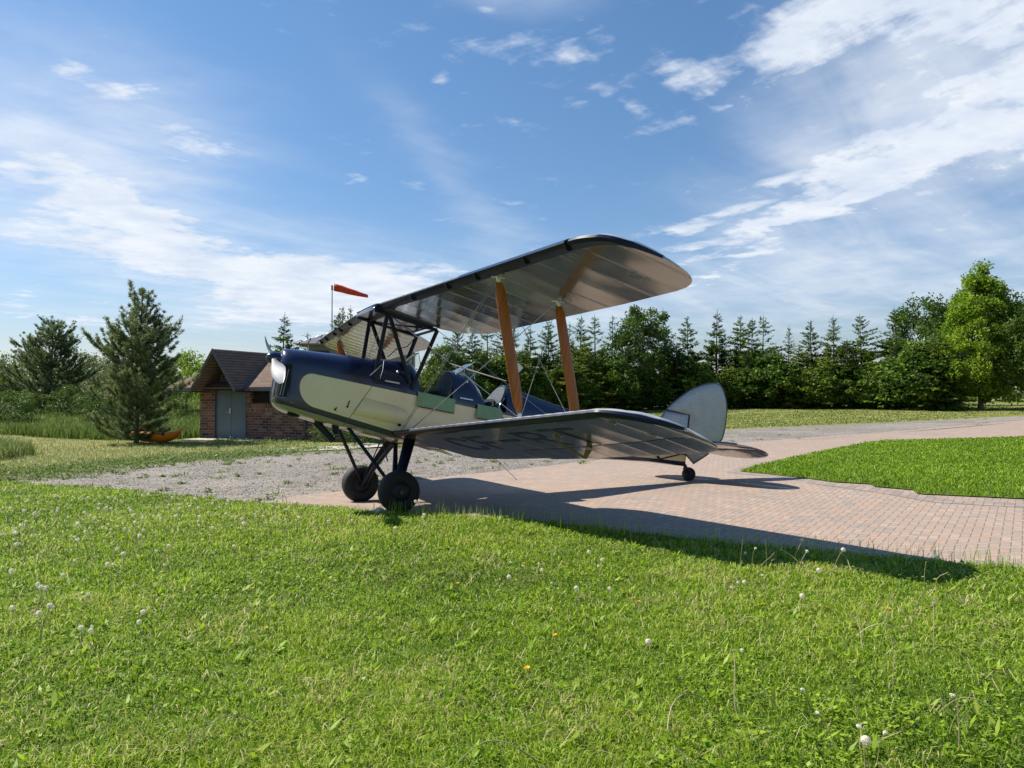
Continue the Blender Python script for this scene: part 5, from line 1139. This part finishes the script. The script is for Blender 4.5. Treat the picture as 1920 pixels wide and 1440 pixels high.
def stroke(bd, pts, w_):
    """flat letter stroke on the underside of the lower wing; pts are (y, chord fraction)"""
    for (y0_, c0_), (y1_, c1_) in zip(pts[:-1], pts[1:]):
        L_ = math.hypot(y1_ - y0_, (c1_ - c0_) * 1.328); n = max(2, int(L_ / .04)); uy_, uc_ = (y1_ - y0_) / L_, (c1_ - c0_) * 1.328 / L_; k = len(bd.v)
        for i in range(n + 1):
            t = (i / n) * (1 + w_ / L_ * .98) - w_ / L_ * .49
            for s_ in (1, -1): bd.v.append(tuple(onL(y0_ + (y1_ - y0_) * t - uc_ * s_ * w_ / 2, c0_ + (c1_ - c0_) * t + uy_ * s_ * w_ / 2 / 1.328, -.0035 - .0006 * (len(bd.f) % 7) / 7)))
        for i in range(n): bd.f.append((k + 2 * i, k + 2 * i + 2, k + 2 * i + 3, k + 2 * i + 1)); bd.mi.append(0)
M_reg = Mat('registration_paint', rough=.25, color=(.012, .016, .035))
for nm, st_ in (('letter', [[(1.32, .31), (1.24, .245), (1.08, .245), (.99, .31), (.96, .44), (1.0, .56), (1.12, .61), (1.24, .585), (1.29, .53)]]),
                ('letter', [[(1.49, .61), (1.46, .25), (1.79, .25)], [(1.50, .42), (1.71, .42)]]), ('letter', [[(1.95, .40), (2.24, .40)]]),
                ('letter', [[(2.50, .60), (2.46, .23), (2.72, .235), (2.80, .29), (2.76, .37), (2.66, .405), (2.50, .405)], [(2.66, .42), (2.80, .60)]]),
                ('letter', [[(2.98, .21), (3.44, .22)], [(3.21, .24), (3.17, .56)]])):
    b = B()
    for q in st_: stroke(b, q, .062)
    bp(b, nm, M_reg, lwp, smooth=False, recalc=False)
# aileron control rod and horn under the port lower wing
a0 = onL(2.971, .36, -.03); a1 = P(2.77, 2.90, -.69)
b = B(); b.tube([onL(2.971, .36, -.005), a0], .02, n=8); b.tube([a0, a1], .011, n=8); bp(b, 'aileron_rod', M_och, lwp)
b = B(); b.plate([P(2.775, 2.90, -.60), P(2.845, 2.90, -.60), P(2.795, 2.90, -.70), P(2.755, 2.90, -.70)], (0, 1, 0), .014); bp(b, 'aileron_horn', M_och, lwp, smooth=False)

# ---- struts and wires
def xU(y, c): return UW.le0(y) + 1.0 * c
us_f, us_r = .137, .137 + .71
def upU(y, dx_): x_ = UW.le0(y) + dx_; q = UW.pt(y, x_, -1); return q
def upL(y, dx_): x_ = LW.le0(y) + dx_; q = LW.pt(y, x_, 1); return q
YS, YL = 2.83, 2.85
FT, RT_, FB, RB = {}, {}, {}, {}
for s_ in (1, -1): FT[s_], RT_[s_], FB[s_], RB[s_] = upU(s_ * YS, us_f), upU(s_ * YS, us_r), upL(s_ * YL, us_f), upL(s_ * YL, us_r)
for s_ in (1, -1):
    for T_, B_ in ((FT[s_], FB[s_]), (RT_[s_], RB[s_])):
        d = (B_ - T_); q = [T_ + d * t for t in (.035, .06, .10, .3, .5, .76, .88, .93, .965)]
        b = B(); b.tube(q, [.026, .044, .058, .0625, .063, .062, .056, .040, .022], n=16, flat=.36, chord=(1, 0, .05)); st_ = bp(b, 'interplane_strut', M_wood, ang=70)
        b = B()
        for c0, c1 in ((T_, q[0] + d * .02), (B_, q[-1] - d * .02)): b.tube([c0, c0.lerp(c1, .6), c1], [.026, .024, .012], n=8, flat=.5, chord=(1, 0, 0))
        b.tube([T_ + Vector((-.06, .03, -.006)), T_, T_ + Vector((.06, -.03, -.006))], .009, n=6); bp(b, 'strut_fitting', M_alu, st_)
def cab(a, c, nm='cabane_strut'):
    b = B(); b.tube([a, a.lerp(c, .5), c], .027, n=12, flat=.5, chord=(1, 0, 0)); bp(b, nm, M_navyd)
CT = {}
for s_ in (1, -1):
    ft, rt_ = P(1.268, .36 * s_, .80), P(1.955, .36 * s_, .745); CT[s_] = (ft, rt_)
    cab(ft, P(1.265, .306 * s_, -.04)); cab(ft + Vector((.02, 0, 0)), P(1.735, .312 * s_, .0)); cab(rt_, P(1.765, .312 * s_, -.06))
def wire(a, c, r_=.0042, nm='bracing_wire', m_=None, sag=0):
    b = B(); mid = a.lerp(c, .5) + Vector((0, 0, -sag)); b.tube([a, mid, c] if sag else [a, c], r_, n=6); return bp(b, nm, m_ or M_wire)
def rootL(s_, dx_): return P(LW.x0 + dx_, .31 * s_, LW.z0 + .035 - dx_ * TI)
for s_ in (1, -1):
    for off in (-.012, .012):
        o_ = Vector((off, 0, 0)); wire(rootL(s_, .10) + o_, FT[s_] + o_, .0042)
    wire(rootL(s_, .17), RT_[s_], .0046)
    wire(CT[s_][0], FB[s_], .0035); wire(CT[s_][1], RB[s_], .0035)
    wire(FT[s_], RB[s_], .0038); wire(RT_[s_], FB[s_], .0038)
    X_ = (FT[s_] + RB[s_] + RT_[s_] + FB[s_]) / 4; b = B(); b.sphere(X_, .017, 8); bp(b, 'wire_junction', M_wire)
wire(CT[1][0], P(1.24, -.3, .02), .003); wire(CT[-1][0], P(1.24, .3, .02), .003)
j1 = rootL(1, .10).lerp(FT[1], .50); j2 = rootL(1, .17).lerp(RT_[1], .62)
b = B(); b.tube([P(1.726, 1.5, .175), P(1.76, 2.0, .07), P(1.813, 2.8, -.085)], [.006, .009, .004], n=8); bp(b, 'acorn_rod', Mat('rod_grey', rough=.6, color=(.07, .075, .08)))
b = B(); b.tube([P(1.93, -.3, .74), P(1.80, -.1, .60), P(1.70, .05, .50), P(1.62, .15, .46), P(1.50, .22, .40), P(1.40, .27, .28)], .006, n=6); bp(b, 'fuel_pipe', M_navyd)
b = B(); b.tube([P(1.33, .30, .16), P(1.26, .34, .08), P(1.20, .325, .0)], .004, n=6); b.tube([P(1.36, .26, .22), P(1.35, .315, .1), P(1.33, .325, -.02)], .004, n=6); bp(b, 'vent_pipe', M_alu)

# ---- undercarriage
R_B = BW.transposed()
def toB(wv): return R_B @ (Vector(wv) - P0)            # world point into the Empty's axes (before OFF)
WC = {1: P(1.662, .759, -1.338), -1: P(1.662, -.759, -1.338)}
axl = Vector((0, 1, 0))
for s_ in (1, -1):
    c = WC[s_]; r0 = .250
    wh = bpy.data.objects.new('main_wheel', None); COL.objects.link(wh); wh.parent = plane; wh.location = OFF
    prof = [(-.055, .10), (-.085, .115), (-.103, .150), (-.104, .185), (-.092, .218), (-.062, .241), (-.025, .2495), (.0, .2505), (.025, .2495), (.062, .241), (.092, .218), (.104, .185), (.103, .150), (.085, .115), (.055, .10)]
    b = B(); b.lathe(prof, c, axl, 48); b.build('tyre', M_rub, wh)
    b = B(); b.lathe([(-.082, .0), (-.088, .06), (-.078, .10), (-.07, .118), (.07, .118), (.078, .10), (.088, .06), (.082, .0)], c, axl, 28); hb = b.build('hub', M_navyd, wh)
    b = B(); b.lathe([(-.105, .0), (-.105, .028), (-.08, .034), (.08, .034), (.105, .028), (.105, 0)], c, axl, 14); b.build('hub_cap', M_alu if 0 else M_navy, wh)
    inn = c + P(0, -.125 * s_, 0)
    b = B(); b.tube([P(1.86, .30 * s_, -.66), P(1.80, .42 * s_, -.85), P(1.70, .60 * s_, -1.18), inn + Vector((.02, 0, .0))], [.075, .068, .06, .05], n=14, flat=.42, chord=(1, 0, .25)); bp(b, 'compression_leg', M_navyd)
    b = B(); b.tube([P(1.07, .22 * s_, -.665), inn + Vector((-.03, 0, .03))], .023, n=12, flat=.6, chord=(1, 0, .6)); bp(b, 'radius_rod', M_navyd)
    b = B(); b.tube([P(1.78, .03 * s_, -.76), P(1.70, .40 * s_, -1.10), inn + Vector((0, .0, -.02)), c], [.026, .034, .034, .028], n=12, flat=.7, chord=(1, 0, .3)); bp(b, 'half_axle', M_navyd)
    b = B(); b.tube([P(1.60, .03 * s_, -.74), P(1.62, .30 * s_, -1.0)], .008, n=6); b.tube([P(1.86, .12 * s_, -.74), P(1.78, .34 * s_, -.93)], .008, n=6); bp(b, 'brake_cable', M_navyd)
# tail wheel
tc = P(6.677, 0, -.443); tw_ = bpy.data.objects.new('tail_wheel', None); COL.objects.link(tw_); tw_.parent = plane; tw_.location = OFF
axt = Vector((math.sin(R(12)), math.cos(R(12)), 0))
b = B(); b.lathe([(-.025, .05), (-.042, .065), (-.045, .085), (-.03, .105), (0, .111), (.03, .105), (.045, .085), (.042, .065), (.025, .05)], tc, axt, 28); b.build('tyre', M_rub, tw_)
b = B(); b.lathe([(-.03, 0), (-.034, .03), (-.028, .058), (.028, .058), (.034, .03), (.03, 0)], tc, axt, 18); b.build('hub', M_navyd, tw_)
b = B(); b.tube([P(6.53, .0, -.22), P(6.56, 0, -.30), P(6.60, 0, -.345)], [.026, .024, .028], n=10); b.tube([P(6.59, .0, -.335), P(6.60, .05, -.36), tc + P(0, .055, 0)], [.016, .014, .012], n=8); b.tube([P(6.59, .0, -.335), P(6.60, -.05, -.36), tc + P(0, -.055, 0)], [.016, .014, .012], n=8); b.build('tail_wheel_fork', M_navyd, tw_)
b = B(); b.tube([P(5.85, .09, -.36), P(6.45, .45, -.07)], .012, n=8, flat=.6); b.tube([P(5.85, -.09, -.36), P(6.45, -.45, -.07)], .012, n=8, flat=.6); bp(b, 'tailplane_strut', M_navyd)
b = B(); b.tube([P(5.95, .088, -.27), P(5.99, .088, -.30)], .02, n=6); bp(b, 'ground_handling_tube', M_navyd)
b = B(); b.tube([P(6.545, 0, -.0), P(6.545, 0, -.335)], .026, n=10); bp(b, 'sternpost', M_navyd)
# tail surfaces
def surf(outline, t, mat, name, parent, rim=True, zf=None):
    """thin lens-shaped surface in the x-z plane (fin, rudder); outline = (x, z)"""
    c = Vector((sum(q[0] for q in outline) / len(outline), 0, sum(q[1] for q in outline) / len(outline)))
    b = B(); O = [P(q[0], 0, q[1]) for q in outline]; n = len(O); rings = [[q.lerp(c, .0) for q in O]]
    for s_ in (1, -1):
        k = len(b.v); fr = [0, .06, .25, .6]
        for f_ in fr: b.v += [tuple(q.lerp(c, f_) + Vector((0, s_ * t * (f_ > 0) * (.55 if f_ < .1 else .9 if f_ < .3 else 1), 0))) for q in O]
        b.v.append(tuple(c + Vector((0, s_ * t, 0))))
        for r__ in range(len(fr) - 1):
            for i in range(n): a_ = k + r__ * n + i; d_ = k + r__ * n + (i + 1) % n; b.f.append((a_, d_, d_ + n, a_ + n)); b.mi.append(0)
        for i in range(n): b.f.append((k + 3 * n + i, k + 3 * n + (i + 1) % n, k + 4 * n)); b.mi.append(0)
    o = bp(b, name, mat, parent, ang=60)
    if rim: b = B(); b.tube(O + [O[0]], .012, n=6, caps=False); bp(b, name + '_rim', M_navy, o)
    return o
def smoothline(P_, n=4):
    out = []; m_ = len(P_)
    for i in range(m_ - 1):
        p0, p1, p2, p3 = P_[max(i - 1, 0)], P_[i], P_[i + 1], P_[min(i + 2, m_ - 1)]
        for k in range(n):
            t = k / n; out.append(tuple(.5 * (2 * p1[j] + (p2[j] - p0[j]) * t + (2 * p0[j] - 5 * p1[j] + 4 * p2[j] - p3[j]) * t * t + (3 * p1[j] - p0[j] - 3 * p2[j] + p3[j]) * t ** 3) for j in (0, 1)))
    return out + [tuple(P_[-1])]
surf([(5.80, -.02)] + smoothline([(5.86, .12), (5.96, .29), (6.062, .462)]) + [(6.535, .480), (6.535, -.03)], .018, M_grey, 'fin', None)
rud = surf(smoothline([(6.075, .487), (6.184, .603), (6.362, .763), (6.548, .903), (6.784, 1.021), (7.01, 1.090), (7.134, 1.068), (7.245, .916), (7.305, .744), (7.32, .498), (7.299, .279), (7.259, .181)]) + smoothline([(7.13, .03), (6.998, -.089), (6.751, -.264)], 2) + [(6.59, -.161), (6.553, -.115), (6.553, .487)], .022, M_grey, 'rudder', None)
def hsurf(xl, xt, yf, name, mat, zf):
    pass
def tz(x_): return .012 - (x_ - 6.05) * (.055 if x_ < 6.6 else .055) - max(0, x_ - 6.62) * .09
def hpart(pts, name, parent, th):
    c = Vector((sum(q[0] for q in pts) / len(pts), sum(q[1] for q in pts) / len(pts), 0)); b = B(); n = len(pts)
    for s_ in (1, -1):
        k = len(b.v); fr = [0, .06, .3, .65]
        for f_ in fr: 
            for q in pts:
                v_ = Vector((q[0], q[1], 0)).lerp(c, f_); b.v.append(tuple(P(v_.x, v_.y, tz(v_.x) + s_ * th * (0 if f_ == 0 else .6 if f_ < .1 else 1))))
        b.v.append(tuple(P(c.x, c.y, tz(c.x) + s_ * th)))
        for r__ in range(3):
            for i in range(n): a_ = k + r__ * n + i; d_ = k + r__ * n + (i + 1) % n; b.f.append((a_, d_, d_ + n, a_ + n)); b.mi.append(0)
        for i in range(n): b.f.append((k + 3 * n + i, k + 3 * n + (i + 1) % n, k + 4 * n)); b.mi.append(0)
    return bp(b, name, M_silver, parent, ang=60)
for s_ in (1, -1):
    led = smoothline([(6.02, .05 * s_), (6.10, .5 * s_), (6.19, .95 * s_), (6.27, 1.22 * s_), (6.37, 1.37 * s_), (6.52, 1.47 * s_)], 3)
    tp = hpart(led + [(6.60, 1.485 * s_), (6.60, .04 * s_)], 'tailplane', None, .022)
    b = B(); b.tube([P(q[0] - .004, q[1], tz(q[0]) + .006) for q in led[:-4]], .014, n=6); bp(b, 'tailplane_edge', M_navy, tp)
    hpart([(6.612, .10 * s_), (6.612, 1.487 * s_)] + smoothline([(6.70, 1.49 * s_), (6.85, 1.43 * s_), (7.0, 1.25 * s_), (7.08, 1.0 * s_), (7.11, .7 * s_), (7.06, .35 * s_), (6.9, .12 * s_)], 3), 'elevator', None, .016)
# tie-down line hanging under the belly
w0 = toB((3.35, 2.6, .40)); w1 = toB((3.133, 2.07, -.03))
b = B(); b.tube([toB((2.80, 3.40, .76)), toB((3.0, 2.6, .287)), w1], .004, n=5); bp(b, 'tie_down_line', M_navyd)
# chock under the near wheel
ck = B(); ck.add([(-.09, -.11, 0), (.09, -.11, 0), (.09, .11, 0), (-.09, .11, 0), (.02, -.11, .10), (.09, -.11, .10), (.09, .11, .10), (.02, .11, .10)], [(0, 3, 2, 1), (0, 1, 5, 4), (3, 7, 6, 2), (0, 4, 7, 3), (1, 2, 6, 5), (4, 5, 6, 7)])
o = ck.build('wheel_chock', M_conc, smooth=False, bevel=.006); o.location = (-.25, -.72, float(G(-.25, -.72)) + .012); o.scale = (.6, .7, .6); tag(o, 'small grey wheel chock wedged in front of the near main wheel', 'chock')
